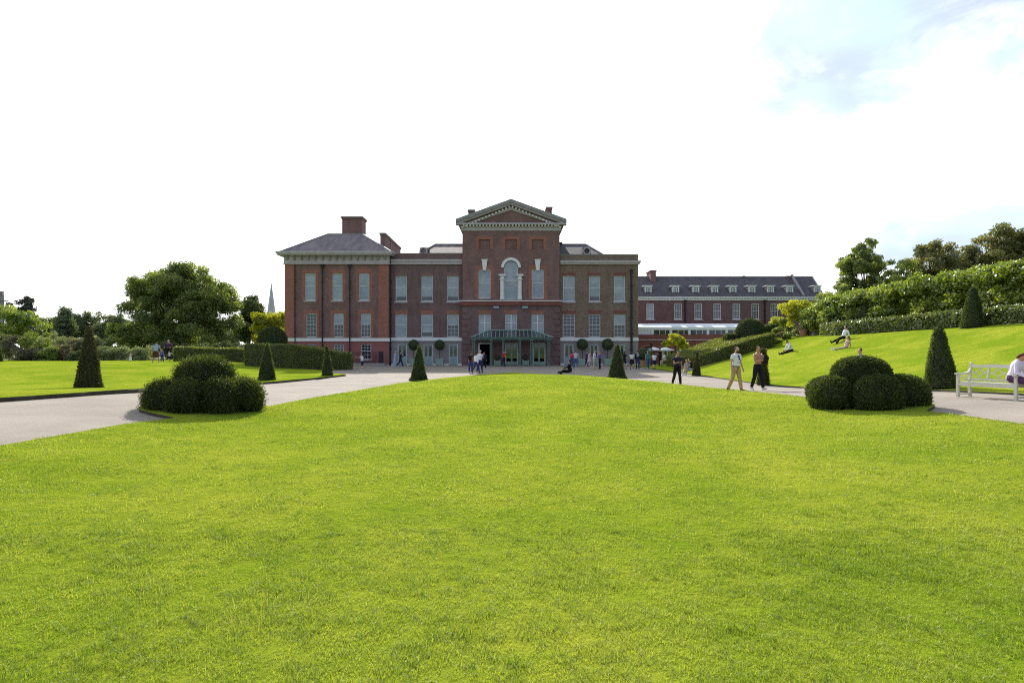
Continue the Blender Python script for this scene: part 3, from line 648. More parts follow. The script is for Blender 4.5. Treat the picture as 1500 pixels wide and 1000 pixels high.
hedge('hedge', 'broad clipped hedge with a sunlit slanting top climbing the right bank',
      [((X(1000, 55.5), 55.5), (X(977, 61), 61.0), 1.05, 1.25), ((X(1022, 53), 53.0), (X(1010, 61.5), 61.5), 1.20, 1.95), ((X(1062, 52.6), 52.6), (X(1045, 61.5), 61.5), 2.05, 2.8), ((X(1134, 53.0), 53.0), (X(1106, 61.5), 61.5), 3.22, 3.45)], dens=560, size=0.10, fuzz=0.10)
hs = []
for i in range(9):
    y = 51.5 - 3.2 * i; x = 24.4 + 0.60 * i + (1.0 if i == 0 else 0)
    zt = float(h(x + 0.4, y)) + 0.92
    hs.append(((x, y), (x + 1.1, y + 0.1), zt, zt + 0.05))
hedge('hedge', 'long low glossy leaved hedge along the crest of the bank before the lime row', hs[::-1] if False else [(a[0], a[1], a[2], a[3]) for a in hs], mat='leaf_laurel', dens=420, size=0.15, jit=0.06, fuzz=0.12)
hedge('hedge', 'short dark clipped hedge stub left of the right yew dome',
      [((X(1066, 57), 57.0), (X(1066, 57), 58.3), Z(490, 57), Z(490, 57)), ((X(1084, 57), 57.0), (X(1084, 57), 58.3), Z(490, 57), Z(490, 57))], mat='leaf_yew', dens=600, size=0.09, sub=2)
hedge('hedge', 'low dark hedge running back behind the right yew dome',
      [((X(1118, 60), 60.0), (X(1118, 60), 61.2), Z(479, 60), Z(479, 60)), ((X(1140, 62), 62.0), (X(1140, 62), 63), Z(474, 62), Z(474, 62))], mat='leaf_yew', dens=500, size=0.10, sub=2)

# lobed yew bushes left and right of the near lawn
def lobed(name, label, cx, cy, z, lob, top, mat, seed, fuzz, sc_=0.88):
    r = np.random.default_rng(seed)
    o = empty(name, (cx, cy, z)); tag(o, label, 'yew bush', 'lobed yew bushes beside the lawn')
    E = [(cx + a * sc_, cy + b * sc_, z + c * sc_, d * sc_, e * sc_, f * sc_) for a, b, c, d, e, f in lob + [top]]
    for i, (ex, ey, ez, rx_, ry_, rz_) in enumerate(E):
        prof = [(math.cos(a) ** 0.88, math.copysign(abs(math.sin(a)) ** 0.88, a)) for a in np.linspace(-1.35, 1.54, 16)]
        Q = lathe_quads(prof, 26, (0, 0, 0)) * [rx_, ry_, rz_] + [ex, ey, ez]
        Q[..., 2] = np.maximum(Q[..., 2], z - 0.05)
        other = [e for j, e in enumerate(E) if j != i]
        def keep(P):
            k = P[:, 2] > z - 0.04
            for a, b, c, d, e, f in other:
                k &= (np.hypot((P[:, 0] - a) / d, (P[:, 1] - b) / e)) ** 2.27 + np.abs((P[:, 2] - c) / f) ** 2.27 > 0.97
            return k
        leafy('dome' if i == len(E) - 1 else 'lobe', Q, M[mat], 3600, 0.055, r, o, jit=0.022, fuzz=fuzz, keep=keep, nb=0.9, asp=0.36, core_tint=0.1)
    MB().tube([(cx, cy, z - 0.2), (cx, cy, z + 1.0)], [0.14, 0.08], 7).build('stem', M['bark'], o)
zl = float(lawn_z(np.array(BUSH_L[0] + 0.9), np.array(BUSH_L[1]))) ; zr = float(hflat(*BUSH_R)) + 0.06
lobed('lobed_yew', 'shaggy dark lobed yew bush beside the left path', BUSH_L[0], BUSH_L[1], 0.22,
      [(-1.20, -0.05, 0.36, 0.52, 0.60, 0.54), (-0.82, -0.72, 0.38, 0.52, 0.50, 0.60), (-0.02, -1.02, 0.40, 0.54, 0.48, 0.62), (0.78, -0.74, 0.42, 0.52, 0.50, 0.60), (1.20, -0.05, 0.42, 0.52, 0.60, 0.56), (0.6, 0.85, 0.42, 0.65, 0.6, 0.55), (-0.6, 0.85, 0.42, 0.65, 0.6, 0.55), (0, 0, 0.3, 0.95, 0.9, 0.55)],
      (0.0, 0, 1.06, 0.80, 0.78, 0.58), 'leaf_yew_bush', 5, 0.13)
lobed('lobed_yew', 'smooth tight clipped lobed yew bush beside the right path', BUSH_R[0], BUSH_R[1], 0.33,
      [(-1.04, -0.15, 0.38, 0.62, 0.70, 0.58), (-0.16, -0.92, 0.42, 0.66, 0.60, 0.62), (0.84, -0.42, 0.40, 0.70, 0.70, 0.62), (0.6, 0.8, 0.42, 0.7, 0.65, 0.5), (-0.6, 0.8, 0.42, 0.7, 0.65, 0.5), (0, 0, 0.3, 0.95, 0.9, 0.55)],
      (-0.12, 0, 0.98, 0.80, 0.78, 0.56), 'leaf_yew_bush', 6, 0.03)
# ---------------------------------------------------------------- the palace
YW, YC, YL = 73.0, 72.5, 72.3
palace = empty('palace', (0, YW, 0)); tag(palace, 'long three storey dark brick palace with a central pediment and green glazed porch', 'palace')

def wall_face(mb, x0, x1, z0, z1, y, holes, depth=0.24):
    xs = sorted({x0, x1, *[v for hh in holes for v in hh[:2]]}); zs = sorted({z0, z1, *[v for hh in holes for v in hh[2:4]]})
    for i in range(len(xs) - 1):
        for j in range(len(zs) - 1):
            cx, cz = (xs[i] + xs[i + 1]) / 2, (zs[j] + zs[j + 1]) / 2
            if any(a < cx < b and c < cz < d for a, b, c, d in holes): continue
            mb.quad((xs[i], y, zs[j]), (xs[i + 1], y, zs[j]), (xs[i + 1], y, zs[j + 1]), (xs[i], y, zs[j + 1]))
    for a, b, c, d in holes:
        mb.quad((a, y, c), (a, y + depth, c), (a, y + depth, d), (a, y, d)); mb.quad((b, y, c), (b, y, d), (b, y + depth, d), (b, y + depth, c))
        mb.quad((a, y, c), (b, y, c), (b, y + depth, c), (a, y + depth, c)); mb.quad((a, y, d), (a, y + depth, d), (b, y + depth, d), (b, y, d))
def box_walls(mb, x0, x1, y0, y1, z0, z1, top=True):  # sides and back of a block whose front is built with openings
    mb.quad((x0, y1, z0), (x0, y0, z0), (x0, y0, z1), (x0, y1, z1)); mb.quad((x1, y0, z0), (x1, y1, z0), (x1, y1, z1), (x1, y0, z1))
    mb.quad((x1, y1, z0), (x0, y1, z0), (x0, y1, z1), (x1, y1, z1))
    if top: mb.quad((x0, y0, z1), (x1, y0, z1), (x1, y1, z1), (x0, y1, z1))

def window(x0, x1, z0, z1, y, kind, parent=palace, sill=True, frame='grey_frame', bars=(3, 3), fw=0.075, label=None):
    """sash window in an opening: frame with bars, pane or panes, sill"""
    m = MB(); ya, yb = y + 0.10, y + 0.17; w = fw
    m.box(x0, x0 + w, ya, yb, z0, z1).box(x1 - w, x1, ya, yb, z0, z1).box(x0 + w, x1 - w, ya, yb, z0, z0 + w * 1.3).box(x0 + w, x1 - w, ya, yb, z1 - w, z1)
    zm = (z0 + z1) / 2 + (0.1 if kind != 'small' else 0); b = 0.028
    m.box(x0 + w, x1 - w, ya + 0.005, yb + 0.004, zm - 0.03, zm + 0.03)
    def grid(za, zb, nc, nr):
        for i in range(1, nc):
            xx = x0 + w + (x1 - x0 - 2 * w) * i / nc; m.box(xx - b / 2, xx + b / 2, ya + 0.02, yb - 0.005, za, zb)
        for j in range(1, nr):
            zz = za + (zb - za) * j / nr; m.box(x0 + w, x1 - w, ya + 0.022, yb - 0.007, zz - b / 2, zz + b / 2)
    low, high = (z0 + w, zm - 0.03), (zm + 0.03, z1 - w)
    if kind == 'bars': grid(*low, *bars); grid(*high, *bars)
    if kind == 'half': grid(*low, *bars)
    if kind == 'cross':
        m.box((x0 + x1) / 2 - 0.06, (x0 + x1) / 2 + 0.06, ya - 0.01, yb - 0.01, z0 + w, z1 - w)
        zz = z0 + (z1 - z0) * 0.55; m.box(x0 + w, x1 - w, ya - 0.004, yb - 0.012, zz - 0.04, zz + 0.04)
    o = m.build('window', M[frame], parent); 
    if label: o['label'] = label
    yp = y + 0.145; e = 0.004
    if kind == 'half':
        MB().box(x0 + w, x1 - w, yp, yp + 0.02, zm + e, z1 - w).build('blind', M['window_blind'], o)
        MB().box(x0 + w, x1 - w, yp, yp + 0.02, z0 + w, zm - e).build('pane', M['window_dark'], o)
    elif kind == 'gap':   # blind drawn almost to the sill
        zz = z0 + 0.55
        MB().box(x0 + w, x1 - w, yp, yp + 0.02, zz + e, z1 - w).build('blind', M['window_blind'], o)
        MB().box(x0 + w, x1 - w, yp, yp + 0.02, z0 + w, zz - e).build('pane', M['window_dark'], o)
    else:
        MB().box(x0 + w, x1 - w, yp, yp + 0.02, z0 + w, z1 - w).build('pane', M['window_dark' if kind == 'bars' else 'window_blind'], o)
    if sill: MB().box(x0 - 0.14, x1 + 0.14, y - 0.09, y + 0.12, z0 - 0.16, z0 - 0.003).build('sill', M['stone'], o)
    return o
def lintel(w_o, x0, x1, z1, y, mat, hgt=0.42, flare=0.16, arch=0.0):
    p = [(x0 - 0.02, z1 + 0.004), (x1 + 0.02, z1 + 0.004), (x1 + flare, z1 + hgt), ((x0 + x1) / 2, z1 + hgt + arch), (x0 - flare, z1 + hgt)]
    MB().prism(p, y - 0.022, y + 0.05).build('lintel', M[mat], w_o)
def surround(w_o, x0, x1, z0, z1, y, t=0.34, top=0.40, arch=0.0):
    m = MB().box(x0 - t, x0 - 0.003, y - 0.018, y + 0.05, z0, z1).box(x1 + 0.003, x1 + t, y - 0.018, y + 0.05, z0, z1)
    m.prism([(x0 - t, z1 + 0.003), (x1 + t, z1 + 0.003), (x1 + t, z1 + top), ((x0 + x1) / 2, z1 + top + arch), (x0 - t, z1 + top)], y - 0.02, y + 0.05)
    m.build('brick_surround', M['orange_brick'], w_o)
def rect(p0, p1, q0, q1, Y): return (X(p0, Y), X(p1, Y), Z(q1, Y), Z(q0, Y))

# --- left block
Y = YL; xa, xb = X(417.5, Y), X(569.5, Y)
up = [rect(a, b, 400, 440, Y) for a, b in ((446.8, 462), (486.6, 501.6), (526, 541))]
lo = [rect(a, b, 458.8, 494, Y) for a, b in ((448.6, 463.5), (488.4, 503.2), (528.2, 543))]
ba = [rect(a, b, 504, 526.5, Y) for a, b in ((449, 463.5), (489, 503.5), (529, 543.6))]
zs1, zs0 = Z(495, Y), Z(499.8, Y); ztop = Z(386, Y)
m = MB(); wall_face(m, xa, xb, zs1, ztop, Y, up + lo); box_walls(m, xa, xb, Y, Y + 15, 0, ztop, False); m.build('wall', M['plum_brick'], palace)
m = MB(); wall_face(m, xa, xb, -0.1, zs0, Y, ba); m.build('wall', M['pink_stucco'], palace)['label'] = 'pinkish red painted basement wall'
MB().box(xa - 0.05, xb + 0.10, Y - 0.12, Y + 0.2, zs0 + 0.002, zs1 - 0.002).build('string_course', M['white_paint'], palace)
for i in range(3):
    o = window(*up[i], Y, 'blind'); surround(o, *up[i], Y, arch=0.28 if i == 2 else 0.0)
    o = window(*lo[i], Y, 'bars' if i == 0 else 'half', sill=False); surround(o, *lo[i], Y)
    window(*ba[i], Y, 'bars', bars=(3, 2))
for a, b in ((417.5, 431), (554.5, 569.5)):
    MB().box(X(a, Y) - 0.02, X(b, Y), Y - 0.06, Y + 0.1, zs1 + 0.003, ztop - 0.003).build('corner_pilaster', M['orange_brick'], palace)
zf = Z(374.5, Y)
m = MB().box(xa - 0.04, xb + 0.04, Y - 0.10, Y + 0.3, ztop, zf).box(xa - 0.10, X(431, Y), Y - 0.16, Y - 0.1, ztop, zf).box(X(554.5, Y), xb + 0.10, Y - 0.16, Y - 0.1, ztop, zf)
m.box(xa - 0.16, xb + 0.16, Y - 0.24, Y + 0.3, ztop - 0.10, ztop - 0.004)
m.build('frieze', M['stone'], palace)
for i in range(15):
    xx = xa + 0.35 + (xb - xa - 0.7) * i / 14
    MB().hexa([(xx - 0.09, Y - 0.24, zf - 0.55), (xx + 0.09, Y - 0.24, zf - 0.55), (xx + 0.09, Y - 0.1, zf - 0.55), (xx - 0.09, Y - 0.1, zf - 0.55), (xx - 0.09, Y - 0.52, zf - 0.02), (xx + 0.09, Y - 0.52, zf - 0.02), (xx + 0.09, Y - 0.1, zf - 0.02), (xx - 0.09, Y - 0.1, zf - 0.02)]).build('bracket', M['lead'], palace)
ov = 0.72; zc = Z(369, Y)
m = MB().box(xa - ov, xb + ov * 0.75, Y - ov, Y + 15 + ov, zf + 0.003, zf + 0.18).box(xa - ov - 0.1, xb + ov * 0.75 + 0.1, Y - ov - 0.1, Y + 15 + ov, zf + 0.18, zc)
m.build('cornice', M['stone'], palace)
zr = Z(343, Y + 4.4); r0, r1 = X(480, Y + 4.4), X(531, Y + 4.4); e0, e1, f0 = xa - 0.4, xb + 0.3, Y - 0.4
m = MB(); yr0, yr1 = Y + 4.4, Y + 10.6; yb_ = Y + 15
m.quad((e0, f0, zc), (e1, f0, zc), (r1, yr0, zr), (r0, yr0, zr)); m.quad((e0, yb_, zc), (e0, f0, zc), (r0, yr0, zr), (r0, yr1, zr)); m.quad((e1, f0, zc), (e1, yb_, zc), (r1, yr1, zr), (r1, yr0, zr)); m.quad((r0, yr0, zr), (r1, yr0, zr), (r1, yr1, zr), (r0, yr1, zr)); m.quad((e1, yb_, zc), (e0, yb_, zc), (r0, yr1, zr), (r1, yr1, zr))
roof1 = m.build('roof', M['slate'], palace)
m = MB()
for a, b in (((e0, f0, zc), (r0, yr0, zr)), ((e1, f0, zc), (r1, yr0, zr)), ((r0, yr0, zr), (r1, yr0, zr))): m.bar(a, b, 0.16, 0.16)
m.build('ridge_capping', M['lead'], roof1)
def chimney(x0, x1, y0, y1, z0, z1, parent, pots=0, mat='plum_brick', cap=0.16, label=None):
    m = MB().box(x0, x1, y0, y1, z0, z1 - 0.3).box(x0 - cap * 0.6, x1 + cap * 0.6, y0 - cap * 0.6, y1 + cap * 0.6, z1 - 0.3, z1 - 0.14)
    o = m.build('chimney', M[mat], parent)
    MB().box(x0 - cap, x1 + cap, y0 - cap, y1 + cap, z1 - 0.14, z1).build('chimney_cap', M['lead'] if False else M['kerb_stone'], o) if parent is palace else None
    return o
yc = Y + 6.5
chimney(X(501, yc), X(530, yc), yc, yc + 2.2, zr - 0.8, Z(317, yc), palace)
MB().box(X(499.5, yc), X(531.5, yc), yc - 0.1, yc + 2.3, zr - 0.02, zr + 0.12).build('chimney_base', M['lead'], palace)
# long row of stacks running back behind the junction with the left wing
for k in range(3):
    ya = Y + 4.2 + 3.7 * k
    chimney(X(557, Y + 4.2), X(557, Y + 4.2) + 0.55, ya, ya + 3.5, 11.5, Z(341, Y + 4.2) - 0.02 * k, palace, cap=0.12)
def pipe(px, Y, y0, z0, z1, parent=palace, r=0.075, hop=True):
    xx = X(px, Y); m = MB().tube([(xx, y0 - r - 0.03, z0), (xx, y0 - r - 0.03, z1)], [r, r], 8)
    for i in range(1, 6):
        zz = z0 + (z1 - z0) * i / 6; m.box(xx - r * 1.6, xx + r * 1.6, y0 - 2 * r - 0.02, y0, zz - 0.05, zz + 0.05)
    o = m.build('drainpipe', M['black_iron'], parent)
    if hop: MB().hexa([(xx - 0.12, y0 - 0.26, z1 - 0.35), (xx + 0.12, y0 - 0.26, z1 - 0.35), (xx + 0.12, y0, z1 - 0.35), (xx - 0.12, y0, z1 - 0.35), (xx - 0.21, y0 - 0.34, z1 + 0.05), (xx + 0.21, y0 - 0.34, z1 + 0.05), (xx + 0.21, y0, z1 + 0.05), (xx - 0.21, y0, z1 + 0.05)]).build('hopper', M['black_iron'], o)
pipe(473, YL, YL - 0.12, 0, ztop - 0.2); pipe(513, YL, YL - 0.12, 0, ztop - 0.2); pipe(433, YL, YL - 0.12, 0, ztop - 0.2, r=0.05, hop=False); pipe(572, YW, YW, 0, Z(388, YW), r=0.11, hop=False)

# --- side wings
def door(x0, x1, z1, y, kind='blue', z0=0.04):
    m = MB(); ya, yb = y + 0.08, y + 0.16; w = 0.07
    m.box(x0, x0 + w, ya - 0.04, yb, z0, z1).box(x1 - w, x1, ya - 0.04, yb, z0, z1).box(x0 + w, x1 - w, ya - 0.04, yb, z1 - w, z1)
    fr = m.build('door', M['white_paint' if kind != 'blue' else 'grey_frame'], palace)
    xm = (x0 + x1) / 2
    for a, b in ((x0 + w, xm - 0.01), (xm + 0.01, x1 - w)):
        zl = z0 + (z1 - z0) * (0.42 if kind == 'blue' else 0.16)
        l = MB().box(a, a + 0.08, ya, yb - 0.02, z0, z1 - w).box(b - 0.08, b, ya, yb - 0.02, z0, z1 - w).box(a + 0.08, b - 0.08, ya, yb - 0.02, z1 - w - 0.09, z1 - w).box(a + 0.08, b - 0.08, ya + 0.012, yb - 0.03, z0, zl)
        lf = l.build('door_leaf', M['door_blue' if kind == 'blue' else 'porch_rafter'], fr)
    MB().box(x0 + w, x1 - w, yb - 0.015, yb + 0.01, z0 + (z1 - z0) * 0.3, z1 - w).build('pane', M['green_glass'], fr)
    return fr
def wing(x0p, x1p, wins, mat, kinds_up, kinds_lo, lint_up, lint_lo, doors, lowmat, zpar, parmat, top):
    Y = YW; x0, x1 = X(x0p, Y), X(x1p, Y)
    ups = [rect(a, b, 404, 441.5, Y) for a, b in wins]; los = [rect(a - 0.3, b + 0.3, 460, 493.7, Y) for a, b in wins]
    zb1, zb0 = Z(494.3, Y), Z(499.3, Y); zc0 = Z(387.5, Y)
    m = MB(); wall_face(m, x0, x1, zb1, zc0, Y, ups + los); box_walls(m, x0, x1, Y, Y + 14, 0, zc0, False); m.build('wall', M[mat], palace)
    drs = [(X(a, Y), X(b, Y), 0.04, Z(504.2, Y)) for a, b in doors]
    m = MB(); wall_face(m, x0, x1, -0.1, zb0, Y, drs); m.build('wall', M[lowmat], palace)['label'] = 'smooth grey rendered ground floor wall'
    MB().box(x0, x1, Y - 0.16, Y + 0.2, zb0 + 0.002, zb1 - 0.002).build('string_course', M['white_paint'], palace)
    for i, (u, l) in enumerate(zip(ups, los)):
        o = window(*u, Y, kinds_up[i]); lintel(o, u[0], u[1], u[3], Y, lint_up, 0.36)
        o = window(*l, Y, kinds_lo[i], sill=False); lintel(o, l[0], l[1], l[3], Y, lint_lo, 0.42)
    for d in drs: door(d[0], d[1], d[3], Y)
    zc1 = Z(380.2, Y) if parmat == 'brown_brick' else Z(382, Y)
    MB().box(x0 - 0.0, x1 + (0.25 if parmat != 'brown_brick' else 0), Y - 0.34, Y + 0.3, zc1 - 0.22, zc1).box(x0, x1 + (0.15 if parmat != 'brown_brick' else 0), Y - 0.22, Y + 0.3, zc0 + 0.003, zc1 - 0.22).build('cornice', M['stone'], palace)
    MB().box(x0, x1, Y + 0.02, Y + 0.4, zc1 + 0.003, Z(zpar, Y)).build('parapet', M[parmat], palace)
    MB().box(x0, x1, Y - 0.03, Y + 0.45, Z(zpar, Y) + 0.002, Z(zpar, Y) + 0.1).build('coping', M['lead'], palace)
    xs = [x0]
    for d in sorted(drs) + [(x1, x1, 0, 0)]:
        MB().box(xs[-1] + 0.02, d[0] - 0.02, Y - 0.08, Y + 0.1, -0.05, 0.2).build('plinth', M['white_paint'], palace); xs.append(d[1])
wing(573, 677, ((579.4, 596), (617.2, 634), (655, 671.7)), 'brown_brick', ('gap', 'gap', 'gap'), ('blind', 'gap', 'half'), 'plum_brick', 'orange_brick', ((582.5, 596), (620.3, 634), (657.5, 670.8)), 'stucco', 371.8, 'brown_brick', 0)
wing(820.5, 935, ((824.7, 841.8), (862.8, 879.2), (899.5, 916)), 'stock_brick', ('blind', 'gap', 'blind'), ('bars', 'bars', 'half'), 'red_brick', 'red_brick', ((826.5, 840), (863.9, 876.5), (902, 915)), 'stucco', 373.5, 'stock_brick', 0)
pipe(924, YW, YW - 0.30, 0, Z(396, YW), r=0.14)
def wing_roof(pe, pr, pin, ye, mat):
    yr = YW + 7.5; ze, zr = 12.4, Z(358, yr); xo, xr, xi = X(pe, YW + 1), X(pr, yr), X(pin, YW)
    m = MB(); a = (xo, YW + 1, ze); b = (xi, YW + 1, ze); c = (xi, yr, zr); d = (xr, yr, zr)
    m.quad(a, b, c, d); m.quad((xo, YW + 14, ze), a, d, d); m.quad((xi, YW + 14, ze), (xo, YW + 14, ze), d, c)
    o = m.build('roof', M[mat], palace)
    MB().bar((xo, YW + 1, ze), (xr, yr, zr), 0.18, 0.18).bar((xr, yr, zr), (xi, yr, zr), 0.18, 0.18).build('ridge_capping', M['lead'], o)
    xx = X(621 if pe < 700 else 859, YW + 3); zz = Z(368.5, YW + 3); n = 14
    ring = [(xx + 0.42 * math.cos(6.283 * k / n), YW + 2.6, zz + 0.42 * math.sin(6.283 * k / n)) for k in range(n + 1)]
    MB().tube(ring, [0.11] * (n + 1), 6).build('roof_ring', M['stone'], o)
    MB().box(xx - 0.5, xx + 0.5, YW + 2.7, YW + 4.6, zz - 0.7, zz + 0.45).build('dormer', M[mat], o)
wing_roof(596, 637, 677, 0, 'pale_slate'); wing_roof(897, 858, 820, 0, 'range_slate')

# --- centre block
Y = YC; xa, xb = X(677.3, Y), X(819.8, Y); xm = (xa + xb) / 2
ztop = Z(337.5, Y); zb1, zb0 = Z(440.2, Y), Z(447, Y)
side = [rect(701, 718.6, 394.5, 437.3, Y), rect(778.9, 796.5, 394.5, 437.3, Y)]
arch = (X(738.3, Y), X(758.7, Y), Z(439, Y), Z(381.7, Y))
blind = [rect(a, b, 350.6, 365.3, Y) for a, b in ((701.2, 718), (740.2, 757), (779, 796))]
m = MB(); wall_face(m, xa, xb, zb1, ztop, Y, side + [arch] + blind); box_walls(m, xa, xb, Y, Y + 16, 0, ztop, False)
ax, ar = (arch[0] + arch[1]) / 2, (arch[1] - arch[0]) / 2; az_ = arch[3] - ar
for s in (-1, 1):   # wall infill over the round head of the middle window
    pts = [(ax + s * ar, arch[3])] + [(ax + s * ar * math.cos(t), az_ + ar * math.sin(t)) for t in np.linspace(0, math.pi / 2, 9)]
    m.add([(px_, Y, pz_) for px_, pz_ in pts], [tuple(range(len(pts)))])
for hh in blind: m.quad((hh[0], Y + 0.16, hh[2]), (hh[1], Y + 0.16, hh[2]), (hh[1], Y + 0.16, hh[3]), (hh[0], Y + 0.16, hh[3]))
m.build('wall', M['plum_brick'], palace)
for hh in blind:
    t = 0.36; m = MB().box(hh[0] - t, hh[0] - 0.003, Y - 0.02, Y + 0.05, hh[2], hh[3]).box(hh[1] + 0.003, hh[1] + t, Y - 0.02, Y + 0.05, hh[2], hh[3]).box(hh[0] - t, hh[1] + t, Y - 0.022, Y + 0.05, hh[3] + 0.003, hh[3] + 0.36)
    m.build('blind_window', M['orange_brick'], palace)
for s_ in side:
    o = window(*s_, Y, 'blind', sill=False); surround(o, *s_, Y, t=0.38, top=0.42)
    xx = (s_[0] + s_[1]) / 2
    MB().prism([(xx - 0.18, s_[3] - 0.12), (xx + 0.18, s_[3] - 0.12), (xx + 0.32, s_[3] + 1.05), (xx - 0.32, s_[3] + 1.05)], Y - 0.16, Y + 0.04).box(xx - 0.36, xx + 0.36, Y - 0.2, Y + 0.02, s_[3] + 1.052, s_[3] + 1.16).build('keystone', M['white_paint'], o)
# venetian middle window: frame, pane, two columns, arch
m = MB(); n = 14
m.box(arch[0], arch[0] + 0.07, Y + 0.08, Y + 0.16, arch[2], az_).box(arch[1] - 0.07, arch[1], Y + 0.08, Y + 0.16, arch[2], az_)
for zz in (arch[2] + 0.05, arch[2] + 2.35, arch[2] + 2.15): m.box(arch[0] + 0.07, arch[1] - 0.07, Y + 0.085, Y + 0.155, zz - 0.04, zz + 0.04)
vw = m.build('window', M['grey_frame'], palace); vw['label'] = 'round headed middle window between white columns'
P_ = [(arch[0] + 0.02, arch[2]), (arch[1] - 0.02, arch[2])] + [(ax + (ar - 0.02) * math.cos(t), az_ + (ar - 0.02) * math.sin(t)) for t in np.linspace(0, math.pi, 16)]
MB().prism(P_, Y + 0.13, Y + 0.15).build('pane', M['window_blind'], vw)
ro, ri = ar + 0.34, ar + 0.02
for k in range(n):
    t0, t1 = math.pi * k / n, math.pi * (k + 1) / n
    if k == 0: m = MB()
    m.prism([(ax + r_ * math.cos(t), az_ + r_ * math.sin(t)) for r_, t in ((ri, t0), (ro, t0), (ro, t1), (ri, t1))], Y - 0.16, Y + 0.03)
m.build('arch_moulding', M['white_paint'], vw)
for s in (-1, 1):
    cx_ = ax + s * (ar + 0.22); zi = Z(402, Y); zcap = Z(404.5, Y)
    m = MB().lathe((cx_, Y - 0.16, arch[2] - 0.02), [(0.26, 0), (0.26, 0.3), (0.21, 0.34), (0.21, zi - arch[2] - 0.75), (0.19, zi - arch[2] - 0.70), (0.30, zi - arch[2] - 0.58), (0.30, zi - arch[2] - 0.45), (0.22, zi - arch[2] - 0.42), (0.22, zi - arch[2] - 0.2)], 14)
    m.box(cx_ - 0.40, cx_ + 0.40, Y - 0.46, Y + 0.02, zi - 0.2, zi + 0.0)
    m.build('column', M['white_paint'], vw, smooth=False)
# band and lower storey
MB().box(X(672.3, Y), X(823.8, Y), Y - 0.34, Y + 0.2, zb1 - 0.10, zb1).build('string_course', M['white_paint'], palace)
MB().box(X(673.5, Y), X(822.6, Y), Y - 0.24, Y + 0.2, zb0, zb1 - 0.102).build('brick_band', M['red_brick'], palace)
low = [rect(a, b, 460, 489, Y) for a, b in ((701.2, 719), (740, 757.5), (778.6, 796.6))]
drs = [(X(a, Y), X(b, Y), 0.04, Z(502.2, Y)) for a, b in ((700.5, 718.5), (739.8, 759), (780.5, 799))]
m = MB(); wall_face(m, xa, xb, -0.1, zb0, Y, low + drs); m.build('wall', M['brown_brick'], palace)
for l in low: o = window(*l, Y, 'cross', sill=False); lintel(o, l[0], l[1], l[3], Y, 'orange_brick', 0.42, 0.18)
for i, d in enumerate(drs):
    if i: door(d[0], d[1], d[3], Y, 'white')
    else:
        m = MB().box(d[0], d[0] + 0.16, Y + 0.02, Y + 0.16, 0.04, d[3]).box(d[0] + 0.16, d[1], Y + 0.02, Y + 0.16, d[3] - 0.12, d[3])
        o = m.build('door', M['white_paint'], palace); o['label'] = 'open doorway showing a dark hall'
        MB().box(d[0] + 0.16, d[1], Y + 2.5, Y + 2.6, 0, d[3]).quad((d[0], Y + 0.25, 0), (d[0], Y + 2.5, 0), (d[0], Y + 2.5, d[3]), (d[0], Y + 0.25, d[3])).quad((d[1], Y + 0.25, 0), (d[1], Y + 0.25, d[3]), (d[1], Y + 2.5, d[3]), (d[1], Y + 2.5, 0)).quad((d[0], Y + 0.25, d[3]), (d[1], Y + 0.25, d[3]), (d[1], Y + 2.5, d[3]), (d[0], Y + 2.5, d[3])).build('hall', M['dark_room'], o)
for s, xx in ((1, xa), (-1, xb)):   # brick quoins on the ground storey
    for k in range(9):
        z0 = 0.35 + k * 0.72; ln = 0.95 if k % 2 else 0.62
        if z0 + 0.55 > zb0: break
        MB().box(min(xx - 0.03 * s, xx + ln * s), max(xx - 0.03 * s, xx + ln * s), Y - 0.07, Y + 0.05, z0, z0 + 0.52).build('quoin', M['brown_brick'], palace)
for px_ in (727, 769): MB().box(X(px_ - 4, Y), X(px_ + 4, Y), Y - 0.32, Y, Z(451.5, Y), Z(448.6, Y)).build('floodlight', M['door_blue'], palace)
# pediment
zc0, zc1 = ztop, Z(327, Y); x0, x1 = X(668.2, Y), X(829.4, Y); apex = Z(293.2, Y); yo = Y - 0.55
m = MB().box(xa - 0.12, xb + 0.12, Y - 0.10, Y + 0.4, zc0 - 0.05, zc0 + 0.35).box(xa - 0.25, xb + 0.25, Y - 0.25, Y + 0.4, zc0 + 0.35, zc0 + 0.42).box(x0, x1, yo, Y + 0.4, zc0 + 0.60, zc0 + 0.78)
ped = m.build('cornice', M['stone'], palace)
m = MB(); nd = 30
for i in range(nd):
    xx = xa + (xb - xa) * (i + 0.5) / nd; m.box(xx - 0.09, xx + 0.09, Y - 0.42, Y + 0.1, zc0 + 0.43, zc0 + 0.59)
zb_ = zc0 + 0.78; tz = 0.62
for s in (-1, 1):
    e = Vector((x0 if s < 0 else x1, 0, zb_)); a = Vector((ax, 0, apex)); dirv = (a - e).normalized(); nr = Vector((-dirv.z * (1 if dirv.x > 0 else -1), 0, abs(dirv.x)))
    for i in range(15):
        p = e.lerp(a, (i + 1.2) / 16.4) - nr * (tz + 0.10)
        m.hexa([tuple(p + dirv * u + nr * w + Vector((0, yy, 0))) for w in (-0.08, 0.08) for u, yy in ((-0.09, Y - 0.38), (0.09, Y - 0.38), (0.09, Y + 0.1), (-0.09, Y + 0.1))])
m.build('dentil_moulding', M['white_paint'], ped)
mh = (apex - zb_) / (ax - x0)
MB().prism([(x0 + 0.4, zb_ - 0.003), (x1 - 0.4, zb_ - 0.003), (ax, apex - 0.3)], Y + 0.0, Y + 0.5).build('tympanum', M['plum_brick'], palace)
